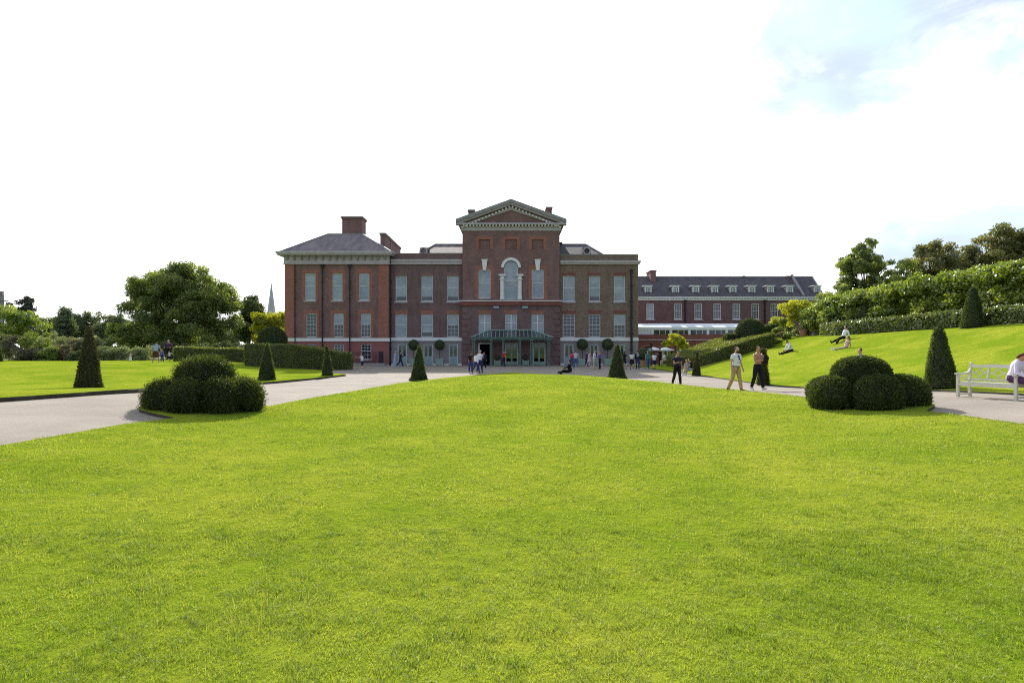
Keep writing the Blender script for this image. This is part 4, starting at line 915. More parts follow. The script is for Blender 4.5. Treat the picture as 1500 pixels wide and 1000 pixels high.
for (d0, d1, y_, mt, nm_) in ((0.0, 0.42, yo - 0.12, 'lead', 'roof_edge'), (0.425, 0.62, yo + 0.05, 'stone', 'raking_cornice'), (0.85, 1.16, Y - 0.14, 'stone', 'raking_moulding')):
    m = MB()
    for s in (-1, 1):
        ex = x0 if s < 0 else x1
        pin = lambda d: [(ax, apex - d), (ex - s * 0 + (-s) * (d / mh if d > 0.7 else 0), zb_ + (0.03 if d <= 0.7 else 0.003))]
        o0, o1 = (ax, apex - d0), (ax, apex - d1)
        za, zb2 = (zb_ + 0.42 - d0, zb_ + 0.42 - d1) if d1 < 0.7 else (zb_ + 0.003, zb_ + 0.003)
        xa_ = ex if d1 < 0.7 else ex - s * (d0 - 0.42) / mh; xb2 = ex if d1 < 0.7 else ex - s * (d1 - 0.42) / mh
        ap = apex
        top = (ax, ap - d0); bot = (ax, ap - d1)
        m.prism([(xa_, za), (xb2, zb2), bot, top] if s < 0 else [(xb2, zb2), (xa_, za), top, bot], y_, Y + 0.4)
    m.build(nm_, M[mt], palace)
m = MB(); m.quad((x0, yo, zb_ + 0.40), (ax, yo, apex - 0.01), (ax, Y + 16, apex - 0.01), (x0, Y + 16, zb_ + 0.40)); m.quad((ax, yo, apex - 0.01), (x1, yo, zb_ + 0.40), (x1, Y + 16, zb_ + 0.40), (ax, Y + 16, apex - 0.01))
m.build('roof', M['slate'], palace)
chimney(X(686, Y + 4), X(694.5, Y + 4), Y + 4, Y + 5.6, ztop, Z(307, Y + 4), palace, cap=0.1)
chimney(X(800.5, Y + 4), X(808.5, Y + 4), Y + 4, Y + 5.6, ztop, Z(303, Y + 4), palace, cap=0.1)
MB().box(X(820, Y), X(825, Y), Y + 1, Y + 1.4, Z(355.5, Y), Z(352.5, Y)).tube([(X(824, Y), Y + 1.2, Z(354, Y)), (X(824.3, Y), Y + 1.2, Z(346, Y))], [0.03, 0.02], 6).build('bracket', M['black_iron'], palace)

# --- porch: green iron columns under a hipped glass roof
YP = 70.0; pr0, pr1 = X(690.8, YP), X(808.6, YP); ze = Z(495.2, YP)
po = MB().box(pr0, pr1, YP - 0.05, YP + 0.12, ze - 0.14, ze + 0.02).box(pr0, pr0 + 0.16, YP + 0.12, YC, ze - 0.14, ze + 0.02).box(pr1 - 0.16, pr1, YP + 0.12, YC, ze - 0.14, ze + 0.02).box(pr0 - 0.08, pr1 + 0.08, YP - 0.16, YP + 0.1, ze + 0.022, ze + 0.12)
porch = po.build('porch', M['porch_green'], palace); porch['label'] = 'green iron porch with a hipped glass roof'
t0, t1, ztp = X(718, YC), X(778.5, YC), Z(483.2, YC)
m = MB(); g = 0.13
ea, eb = (pr0 - 0.05, YP - 0.1, ze + g), (pr1 + 0.05, YP - 0.1, ze + g); ta, tb = (t0, YC - 0.25, ztp), (t1, YC - 0.25, ztp)
m.quad(ea, eb, tb, ta); m.quad((pr0 - 0.05, YC - 0.02, ze + g), ea, ta, (t0, YC - 0.02, ztp)); m.quad(eb, (pr1 + 0.05, YC - 0.02, ze + g), (t1, YC - 0.02, ztp), tb); m.quad(ta, tb, (t1, YC - 0.02, ztp), (t0, YC - 0.02, ztp))
m.build('glazing', M['window_dark'], porch)
m = MB(); m.bar(ea, ta, 0.12, 0.12).bar(eb, tb, 0.12, 0.12).bar(ta, tb, 0.12, 0.12); nr_ = 20
for i in range(1, nr_):
    x_ = ea[0] + (eb[0] - ea[0]) * i / nr_; e = Vector((x_, ea[1], ea[2] + 0.02))
    if ta[0] <= x_ <= tb[0]: q = Vector((x_, ta[1], ta[2] + 0.02))
    else:
        f = (x_ - ea[0]) / (ta[0] - ea[0]) if x_ < ta[0] else (eb[0] - x_) / (eb[0] - tb[0]); q = Vector((x_, ea[1] + (ta[1] - ea[1]) * f, ea[2] + (ta[2] - ea[2]) * f + 0.02))
    m.bar(e, q, 0.06, 0.06)
m.build('rafter_frame', M['porch_rafter'], porch)
for px_, w in ((694, 0.34), (719.3, 0.30), (737, 0.28), (761.5, 0.28), (778.8, 0.34), (804, 0.34)):
    c_ = X(px_, YP); m = MB().box(c_ - w / 2, c_ + w / 2, YP - 0.02, YP + 0.10, 0, 0.28).box(c_ - w / 2 + 0.02, c_ - w / 2 + 0.08, YP, YP + 0.08, 0.28, ze - 0.142).box(c_ + w / 2 - 0.08, c_ + w / 2 - 0.02, YP, YP + 0.08, 0.28, ze - 0.142)
    k = 0
    while 0.3 + 0.22 * (k + 1) < ze - 0.2:
        a, b = (c_ - w / 2 + 0.05, YP + 0.04, 0.3 + 0.22 * k), (c_ + w / 2 - 0.05, YP + 0.04, 0.3 + 0.22 * (k + 1)); m.bar(a, b, 0.035, 0.035, (0, 1, 0)).bar((b[0], b[1] + 0.002, a[2]), (a[0], a[1] + 0.002, b[2]), 0.035, 0.035, (0, 1, 0)); k += 1
    m.box(c_ - w / 2 - 0.05, c_ + w / 2 + 0.05, YP - 0.03, YP + 0.11, ze - 0.26, ze - 0.144)
    m.build('column', M['porch_green'], porch)
cs = [X(p, YP) for p in (694, 719.3, 737, 761.5, 778.8, 804)]
for a, b in zip(cs[:-1], cs[1:]):   # scalloped iron valance between the columns
    kk = max(3, int((b - a) / 0.42)); m = MB()
    for i in range(kk):
        xx0, xx1 = a + 0.17 + (b - a - 0.34) * i / kk, a + 0.17 + (b - a - 0.34) * (i + 1) / kk
        m.tube([(xx0, YP + 0.04, ze - 0.15), ((xx0 + xx1) / 2, YP + 0.04, ze - 0.36), (xx1, YP + 0.04, ze - 0.15)], [0.035] * 3, 6)
    m.build('valance', M['porch_green'], porch)

# railing, low kerb wall before the basement
rl = empty('railing', (X(537, 71), 71, 0)); tag(rl, 'thin dark iron railing on a low stone kerb in front of the pinkish basement wall', 'railing')
m = MB(); a, b = X(513, 71), X(559, 71); n = 26
for i in range(n + 1):
    xx = a + (b - a) * i / n; m.box(xx - 0.015, xx + 0.015, 70.985, 71.015, 0.3, 1.5)
m.box(a, b, 70.98, 71.02, 1.5, 1.54).box(a, b, 70.982, 71.018, 0.42, 0.45); m.build('rail_bars', M['black_iron'], rl)
MB().box(X(555, 71), X(561.5, 71), 70.9, 71.1, 0.31, 1.62).build('gate_panel', M['black_iron'], rl)
MB().box(X(508, 71), X(564, 71), 70.7, 71.3, -0.05, 0.3).box(X(564, 71), X(570, 71), 70.9, 71.3, -0.05, 0.14).build('kerb', M['kerb_stone'], rl)

# planters with clipped ball trees along the front
def planter(px, Y, w, hgt, label, mat='planter_green'):
    x_ = X(px, Y); o = empty('planter', (x_, Y, 0)); tag(o, label, 'planter', 'green planter boxes along the palace front')
    t = w / 2; m = MB().box(x_ - t, x_ + t, Y - t, Y - t + 0.05, 0.06, hgt).box(x_ - t, x_ + t, Y + t - 0.05, Y + t, 0.06, hgt).box(x_ - t, x_ - t + 0.05, Y - t + 0.05, Y + t - 0.05, 0.06, hgt).box(x_ + t - 0.05, x_ + t, Y - t + 0.05, Y + t - 0.05, 0.06, hgt)
    for sx in (-1, 1):
        for sy in (-1, 1): m.box(x_ + sx * t - 0.06, x_ + sx * t + 0.06, Y + sy * t - 0.06, Y + sy * t + 0.06, 0, hgt + 0.06); m.ell((x_ + sx * t, Y + sy * t, hgt + 0.1), (0.06, 0.06, 0.06), 6, 5)
    m.build('box', M[mat], o); MB().box(x_ - t + 0.05, x_ + t - 0.05, Y - t + 0.05, Y + t - 0.05, 0.3, hgt - 0.06).build('soil', M['soil'], o)
def ball_tree(px, Y, zc, r_, zb, label, mat='leaf_yew', dens=700, group='clipped ball trees in the planters', oval=1.0):
    x_ = X(px, Y); o = empty('ball_tree', (x_, Y, zb)); tag(o, label, 'ball tree', group)
    leafy('crown', lathe_quads([(max(0.02, r_ * math.cos(t)), r_ * oval * math.sin(t)) for t in np.linspace(-1.5, 1.5, 12)], 16, (x_, Y, zc)), M[mat], dens, 0.09, rT, o, jit=0.03, fuzz=0.1)
    MB().tube([(x_, Y, zb), (x_ + 0.01, Y, zc)], [0.05, 0.035], 7).build('trunk', M['bark'], o)
for px_, lb in ((606, 'behind the skirted yew cone'), (644, 'between the second and third pale doors'), (853, 'between the first two yellowish wing doors'), (890, 'left of the outermost yellowish wing door')):
    planter(px_, 72.0, 0.72, 0.78, 'pale green box planter %s' % lb)
    ball_tree(px_, 72.0, 2.35 if px_ < 700 else 2.42, 0.56 if px_ < 700 else 0.62, 0.7, 'dark clipped ball tree in the planter %s' % lb, 'leaf_dark')
for px_, lb in ((728.5, 'left'), (770, 'right')):
    planter(px_, 71.6, 0.62, 0.55, 'pale green box planter in the %s recess of the porch' % lb)
    ball_tree(px_, 71.6, 0.95, 0.30, 0.5, 'small dark bush in the %s porch planter' % lb, 'leaf_purple')

# ---------------------------------------------------------------- long range and terrace on the right
YR = 92.0
rg = empty('long_wing', (X(1070, YR), YR, 0)); tag(rg, 'long dark red brick wing with dormers in a slate roof behind the white pavilion', 'building')
x0, x1 = X(905, YR), X(1203, YR); ze = Z(440, YR); wins = [rect(a, a + 11.2, 444.5, 467.5, YR) for a in (947, 987.8, 1017.5, 1045.3, 1073.3, 1101, 1129, 1156.8)]
m = MB(); wall_face(m, x0, x1, 0, ze, YR, wins); box_walls(m, x0, x1, YR, YR + 12, 0, ze, False); m.build('wall', M['range_brick'], rg)
for i, w in enumerate(wins): window(*w, YR, 'blind' if i == 0 else 'bars', rg, frame='white_paint', bars=(4, 3), fw=0.11)
m = MB().box(x0, x1 + 0.3, YR - 0.35, YR + 0.3, ze + 0.36, ze + 0.52).box(x0, x1 + 0.1, YR - 0.12, YR + 0.3, ze, ze + 0.36); cn = m.build('cornice', M['white_paint'], rg)
m = MB(); n = 74
for i in range(n):
    xx = x0 + (x1 - x0) * (i + 0.5) / n; m.box(xx - 0.09, xx + 0.09, YR - 0.3, YR, ze + 0.18, ze + 0.355)
m.build('dentil_moulding', M['white_paint'], cn)
z0, yr = ze + 0.53, YR + 5.5; zr = Z(405.5, yr); xr = X(1189.5, yr)
m = MB(); m.quad((x0, YR - 0.3, z0), (x1 + 0.3, YR - 0.3, z0), (xr, yr, zr), (x0, yr, zr)); m.quad((x1 + 0.3, YR - 0.3, z0), (x1 + 0.3, YR + 11.5, z0), (xr, yr, zr), (xr, yr, zr)); m.quad((x1 + 0.3, YR + 11.5, z0), (x0, YR + 11.5, z0), (x0, yr, zr), (xr, yr, zr))
rf = m.build('roof', M['range_slate'], rg)
m = MB().bar((x0, yr, zr), (xr, yr, zr), 0.2, 0.2).bar((x1 + 0.3, YR - 0.3, z0), (xr, yr, zr), 0.2, 0.2); m.build('ridge_capping', M['lead'], rf)
pa, pb = Vector((X(1176, YR), YR - 0.3, z0)), Vector((X(1159.5, yr), yr, zr)); MB().bar(pa + Vector((0, 0, .1)), pb + Vector((0, 0, .25)), 0.3, 0.35).build('party_wall', M['lead'], rf)
for i, p in enumerate((946.5, 987.3, 1017, 1045, 1072, 1100, 1127.5, 1156, 1197)):
    a, b = X(p, YR), X(p + 10, YR); zd0, zd1 = Z(430.5, YR + 0.9), Z(419, YR + 0.9); yd = YR + 0.9
    m = MB().box(a, a + 0.17, yd, yd + 0.1, zd0, zd1).box(b - 0.17, b, yd, yd + 0.1, zd0, zd1).box(a + 0.17, b - 0.17, yd, yd + 0.1, zd0, zd0 + 0.14).box(a + 0.17, b - 0.17, yd, yd + 0.1, zd1 - 0.2, zd1)
    for q in (1, 2): xx = a + 0.12 + (b - a - 0.24) * q / 3; m.box(xx - 0.03, xx + 0.03, yd + 0.02, yd + 0.08, zd0 + 0.12, zd1 - 0.12)
    for q in (1, 2): zz = zd0 + 0.12 + (zd1 - zd0 - 0.24) * q / 3; m.box(a + 0.12, b - 0.12, yd + 0.022, yd + 0.078, zz - 0.03, zz + 0.03)
    d = m.build('dormer_window', M['white_paint'], rg)
    MB().box(a + 0.12, b - 0.12, yd + 0.06, yd + 0.075, zd0 + 0.12, zd1 - 0.12).build('pane', M['window_dark'], d)
    m = MB(); yk = YR + 3.2
    m.add([(a, yd + 0.1, zd0), (a, yd + 0.1, zd1), (a, yk, zd1)], [(0, 2, 1)]); m.add([(b, yd + 0.1, zd0), (b, yd + 0.1, zd1), (b, yk, zd1)], [(0, 1, 2)]); m.build('cheek', M['lead'], d)
    MB().box(a - 0.15, b + 0.15, yd - 0.15, yk, zd1 + 0.002, zd1 + 0.12).build('dormer_roof', M['white_paint'], d)
chimney(X(953, YR + 4), X(961, YR + 4), YR + 4, YR + 7, zr - 2, Z(394.5, YR + 4), rg); chimney(X(1151, YR + 5.4), X(1158, YR + 5.4), YR + 5, YR + 6, zr - 1, Z(402.5, YR + 5), rg); chimney(X(1088, YR + 5.5), X(1090, YR + 5.5), YR + 5.2, YR + 5.8, zr - 0.6, Z(402.8, YR + 5.5), rg)
for px_ in (1003.5, 1120): pipe(px_, YR, YR - 0.02, 0, ze, rg, r=0.11)

YT = 80.0
tw = empty('terrace_wall', (X(1010, YT), YT, 0)); tag(tw, 'low red brick terrace wall with arches below the white pavilion', 'wall')
x0, x1 = X(928, YT), X(1100, YT); zt = Z(490, YT); zc = Z(497, YT)
ar_ = []; m = MB()
cxs = [X(p, YT) for p in (949, 975, 1001, 1027)]; hw = 0.85; zs_ = Z(513, YT)
hs_ = [(c - hw, c + hw, 0.0, zs_ + hw * 0.55) for c in cxs]
wall_face(m, x0, x1, -0.1, zc - 0.12, YT, hs_, 0.5); box_walls(m, x0, x1, YT, YT + 11.5, -0.1, zc - 0.12, False)
for c, hh in zip(cxs, hs_):
    for s in (-1, 1):
        pts = [(c + s * hw, hh[3])] + [(c + s * hw * math.cos(t), zs_ + hw * 0.55 * math.sin(t)) for t in np.linspace(0, math.pi / 2, 7)]
        m.add([(p[0], YT, p[1]) for p in pts], [tuple(range(len(pts)))])
m.build('wall', M['red_brick'], tw)
for c in cxs:
    m = MB(); n = 9
    for k in range(n):
        u0, u1 = math.pi * k / n, math.pi * (k + 1) / n
        m.prism([(c + q * math.cos(u), zs_ + q * 0.62 * math.sin(u)) for q, u in ((hw, u0), (hw + 0.34, u0), (hw + 0.34, u1), (hw, u1))], YT - 0.03, YT + 0.05)
    m.build('arch', M['orange_brick'], tw); 
    m = MB().box(c - hw, c + hw, YT + 0.42, YT + 0.46, 0, zs_ + hw * 0.55).build('pane', M['green_glass'], tw)
    m = MB()
    for q in (-0.3, 0.3): m.box(c + q - 0.04, c + q + 0.04, YT + 0.36, YT + 0.415, 0, zs_ + 0.3)
    m.box(c - hw, c + hw, YT + 0.362, YT + 0.413, zs_ - 0.1, zs_); m.build('frame', M['grey_frame'], tw)
MB().box(x0, x1, YT - 0.14, YT + 0.3, zc - 0.12, zc).build('coping', M['stone'], tw)
MB().box(x0, x1, YT + 0.05, YT + 11.5, zc + 0.002, zt).build('parapet', M['red_brick'], tw)
pv = empty('white_pavilion', (X(1010, YT + 1), YT + 1, zt)); tag(pv, 'long white canvas pavilion with dark glazing standing on the terrace', 'pavilion')
Yv = YT + 1.0; x0, x1 = X(934, Yv), X(1098, Yv); za, zb, zr_ = zt, Z(481.8, Yv), Z(475.2, Yv)
MB().quad((x0, Yv - 0.15, zb), (x1, Yv - 0.15, zb), (x1, Yv + 3.2, zr_ + 0.25), (x0, Yv + 3.2, zr_ + 0.25)).quad((x0, Yv + 6, zb), (x1, Yv + 6, zb), (x1, Yv + 3.2, zr_ + 0.25), (x0, Yv + 3.2, zr_ + 0.25)).box(x0, x1, Yv - 0.18, Yv - 0.16, zb - 0.12, zb + 0.25).build('roof', M['canvas_white'], pv)
pp = [X(p, Yv) for p in (934, 955.5, 982.5, 1009.5, 1036.7, 1064, 1091)]
MB().box(pp[0], pp[1], Yv, Yv + 0.1, za, zb - 0.05).build('side_panel', M['canvas_white'], pv)
for a in pp[1:]: MB().box(a - 0.17, a + 0.17, Yv - 0.1, Yv + 0.1, za, zb - 0.05).build('post', M['canvas_white'], pv)
for a, b in zip(pp[1:-1], pp[2:]):
    g_ = MB().box(a + 0.17, b - 0.17, Yv + 0.03, Yv + 0.06, za + 0.06, zb - 0.06).build('pane', M['window_dark'], pv)
    m = MB(); 
    for q in (0.4, 0.72): xx = a + (b - a) * q; m.box(xx - 0.04, xx + 0.04, Yv + 0.0, Yv + 0.028, za + 0.06, zb - 0.06)
    m.build('mullion', M['grey_frame'], pv)
lp = empty('lamp_post', (X(954, 68), 68, 0)); tag(lp, 'black lamp post by the corner of the yellowish wing', 'lamp post')
xx = X(954, 68); MB().tube([(xx, 68, 0), (xx, 68, 0.5), (xx, 68, 0.55), (xx, 68, 2.0)], [0.09, 0.08, 0.05, 0.04], 8).build('post', M['black_iron'], lp)
MB().lathe((xx, 68, 2.0), [(0.06, 0), (0.12, 0.06), (0.17, 0.42), (0.2, 0.45), (0.12, 0.58), (0.03, 0.66)], 6).build('lantern', M['black_iron'], lp)
# round bush in a tub, parasols
x_, Y_ = X(943, 66), 66
o = empty('plant_tub', (x_, Y_, 0)); tag(o, 'brown terracotta tub under the round dark bush near the lamp post', 'tub')
MB().lathe((x_, Y_, 0), [(0.30, 0), (0.38, 0.4), (0.42, 0.62), (0.45, 0.63), (0.45, 0.72), (0.38, 0.72), (0.37, 0.6)], 14).build('tub', M['terracotta'], o); MB().lathe((x_, Y_, 0.6), [(0.35, 0), (0.35, 0.05)], 12).build('soil', M['soil'], o)
ball_tree(943, 66, 1.34, 0.66, 0.6, 'round dark green bush in a brown tub near the lamp post', 'leaf_dark', group='round bushes in pots', oval=0.85)
for px_, lb in ((958, 'pale parasol left of the small yellow tree, nearer the lamp post'), (975, 'pale bluish parasol directly left of the small yellow tree')):
    xx = X(px_, 74); o = empty('parasol', (xx, 74, 0)); tag(o, lb, 'parasol', 'cafe parasols below the terrace')
    MB().lathe((xx, 74, 1.72), [(1.05, 0), (1.06, 0.03), (0.6, 0.22), (0.05, 0.38)], 8).build('canopy', M['canvas_grey'], o); MB().tube([(xx, 74, 0), (xx, 74, 2.0)], [0.03, 0.03], 6).build('pole', M['bark'], o)
# pots and ball standards in the bed above the bank
for px_, py_, Y_, r_, lb in ((1147, 470, 56.5, 0.36, 'leftmost clipped ball standard in the bed above the bank'), (1176.5, 466.5, 56, 0.32, 'middle clipped ball standard above the terracotta pot'), (1193, 464.5, 56, 0.38, 'rightmost clipped ball standard beside the pale statue')):
    ball_tree(px_, Y_, Z(py_, Y_), r_, float(h(X(px_, Y_), Y_)), lb, 'leaf_shrub', group='ball standards in the bed above the bank', oval=0.7)
x_, Y_ = X(1177, 55), 55; zz = float(h(x_, Y_))
o = empty('flower_pot', (x_, Y_, zz)); tag(o, 'square terracotta pot standing in the bed above the bank', 'flower pot')
MB().lathe((x_, Y_, zz), [(0.24, 0), (0.34, 0.5), (0.38, 0.52), (0.38, 0.6), (0.32, 0.6), (0.31, 0.5)], 12).build('pot', M['terracotta'], o); MB().lathe((x_, Y_, zz + 0.5), [(0.3, 0), (0.3, 0.04)], 12).build('soil', M['soil'], o)

# ---------------------------------------------------------------- far things
Y_ = 260.0; xx = X(397.5, Y_); o = empty('church_spire', (xx, Y_, 0)); tag(o, 'pale grey church spire rising behind the yellow tree', 'church')
MB().lathe((xx, Y_, Z(458, Y_)), [(1.9, -1), (2.0, 0), (1.75, 0.3), (0.02, Z(412, Y_) - Z(458, Y_))], 8).build('spire', M['spire_stone'], o)
MB().box(xx - 2.3, xx + 2.3, Y_ - 2.3, Y_ + 2.3, 0, Z(458, Y_) - 1).build('tower', M['spire_stone'], o)
Y_ = 230.0; o = empty('tower_block', (X(-2, Y_), Y_, 0)); tag(o, 'grey flat topped tower at the left border behind the conifer', 'tower')
MB().box(X(-30, Y_), X(6.5, Y_ + 10), Y_, Y_ + 10, 0, Z(438, Y_)).build('shaft', M['tower_concrete'], o); MB().box(X(-34, Y_), X(12, Y_ + 11), Y_ - 1.5, Y_ + 11, Z(438, Y_) + 0.003, Z(436.5, Y_)).build('slab', M['tower_concrete'], o)
MB().box(X(-26, Y_), X(6, Y_ + 9), Y_ + 0.5, Y_ + 9, Z(436.5, Y_) + 0.003, Z(428, Y_)).box(X(-20, Y_), X(3, Y_ + 8), Y_ + 1, Y_ + 8, Z(428, Y_), Z(424, Y_)).build('roof_house', M['tower_concrete'], o)

# ---------------------------------------------------------------- bench
bz = float(hflat(12.9, 17.6)) - 0.02
bn = empty('park_bench', (13.35, 17.4, bz), rz=R(-70)); tag(bn, 'cream white wooden bench with a curved lattice back', 'bench')
L2 = 0.76
def bb(name, m, par=bn): return m.build(name, M['bench_paint'], par, world=False)
for s in (-1, 1):
    bb('leg', MB().box(s * L2 - 0.035, s * L2 + 0.035, -0.30, -0.23, 0, 0.66))
    bb('leg', MB().bar((s * L2, 0.24, 0), (s * L2, 0.20, 0.42), 0.07, 0.07, (0, 1, 0)).bar((s * L2, 0.20, 0.42), (s * L2, 0.29, 0.92), 0.07, 0.06, (0, 1, 0)).ell((s * L2, 0.295, 0.95), (0.04, 0.04, 0.045), 8, 6))
    m = MB().bar((s * L2, -0.36, 0.665), (s * L2, 0.0, 0.665), 0.075, 0.05).bar((s * L2, 0, 0.665), (s * L2, 0.17, 0.69), 0.07, 0.05).bar((s * L2, 0.17, 0.69), (s * L2, 0.255, 0.80), 0.06, 0.05); bb('armrest', m)
    for c in ((-0.24, 0.46, 1), (0.2, 0.62, -1)): m = MB(); m.tube([(s * L2, c[0] + c[2] * 0.2 * math.sin(t), c[1] + 0.16 * math.cos(t) * c[2]) for t in np.linspace(0.1, 1.5, 6)], [0.017] * 6, 6); bb('side_lattice', m)
    bb('side_rail', MB().bar((s * L2, -0.23, 0.08), (s * L2, 0.23, 0.08), 0.05, 0.04))
for k in range(4): bb('seat_slat', MB().box(-L2 + 0.04, L2 - 0.04, -0.275 + 0.125 * k, -0.175 + 0.125 * k, 0.41, 0.44))
bb('seat_rail', MB().box(-L2 + 0.036, L2 - 0.036, -0.285, -0.25, 0.32, 0.408).box(-L2 + 0.036, L2 - 0.036, 0.17, 0.205, 0.33, 0.408))
back = bb('backrest', MB().bar((-L2 + 0.03, 0.285, 0.88), (L2 - 0.03, 0.285, 0.88), 0.05, 0.075).bar((-L2 + 0.03, 0.225, 0.50), (L2 - 0.03, 0.225, 0.50), 0.04, 0.06).bar((-0.27, 0.285, 0.85), (-0.27, 0.228, 0.53), 0.05, 0.045, (0, 1, 0)).bar((0.27, 0.285, 0.85), (0.27, 0.228, 0.53), 0.05, 0.045, (0, 1, 0)).box(-0.3, 0.3, 0.27, 0.30, 0.918, 0.94))
def bp(u, v): return (u, 0.226 + (v - 0.51) * 0.165, v)
for c in (-0.5, 0, 0.5):   # four arcs bending inward in each of three panels
    m = MB(); hw, hh = 0.215, 0.165; zc = 0.69
    for sx in (-1, 1):
        for sz in (-1, 1): m.tube([bp(c + sx * hw * (1 - math.cos(t)) , zc + sz * hh * (1 - math.sin(t))) for t in np.linspace(0, math.pi / 2, 8)], [0.016] * 8, 6)
    m.build('lattice', M['bench_paint'], back, world=False)
# ---------------------------------------------------------------- people
def cloth(name, c, c2=None, rough=0.85):
    if name not in M: material(name, c, c2 or scl(c, 1.25), rough=rough, scale=3, fine=25, spec=0.15)
    return M[name]
SKIN = {'fair': (0.46, 0.27, 0.19), 'tan': (0.40, 0.21, 0.13), 'brown': (0.20, 0.10, 0.06), 'dark': (0.07, 0.04, 0.028)}
for k_, v_ in SKIN.items(): material('skin_' + k_, v_, scl(v_, 1.15), rough=0.55, scale=5, fine=30, spec=0.3)
COL = dict(white=(0.62, 0.63, 0.66), black=(0.012, 0.012, 0.015), navy=(0.022, 0.020, 0.045), indigo=(0.035, 0.045, 0.13), jeans=(0.055, 0.09, 0.19), pale_blue=(0.25, 0.32, 0.44), grey=(0.20, 0.20, 0.22), beige=(0.42, 0.33, 0.22), khaki=(0.40, 0.28, 0.15),
           pink=(0.42, 0.06, 0.12), red=(0.36, 0.04, 0.035), green=(0.06, 0.17, 0.14), purple=(0.13, 0.10, 0.30), pale_pink=(0.52, 0.36, 0.36), maroon=(0.09, 0.03, 0.03), light_grey=(0.40, 0.40, 0.43), plum=(0.08, 0.035, 0.09), brown=(0.09, 0.045, 0.025), black_hair=(0.010, 0.008, 0.008), brown_hair=(0.045, 0.024, 0.014), fair_hair=(0.20, 0.13, 0.07), auburn=(0.10, 0.030, 0.02), grey_hair=(0.30, 0.29, 0.28), lilac_white=(0.62, 0.56, 0.68))
for k_, v_ in COL.items(): cloth('cloth_' + k_, v_)

def remeshed(o, vox, smooth=2):
    m = o.modifiers.new('Remesh', 'REMESH'); m.mode = 'VOXEL'; m.voxel_size = vox; m.use_smooth_shade = True
    s = o.modifiers.new('Smooth', 'SMOOTH'); s.factor = 0.5; s.iterations = smooth
    return o
def rotx(v, a): c, s = math.cos(a), math.sin(a); return Vector((v[0], v[1] * c - v[2] * s, v[1] * s + v[2] * c))

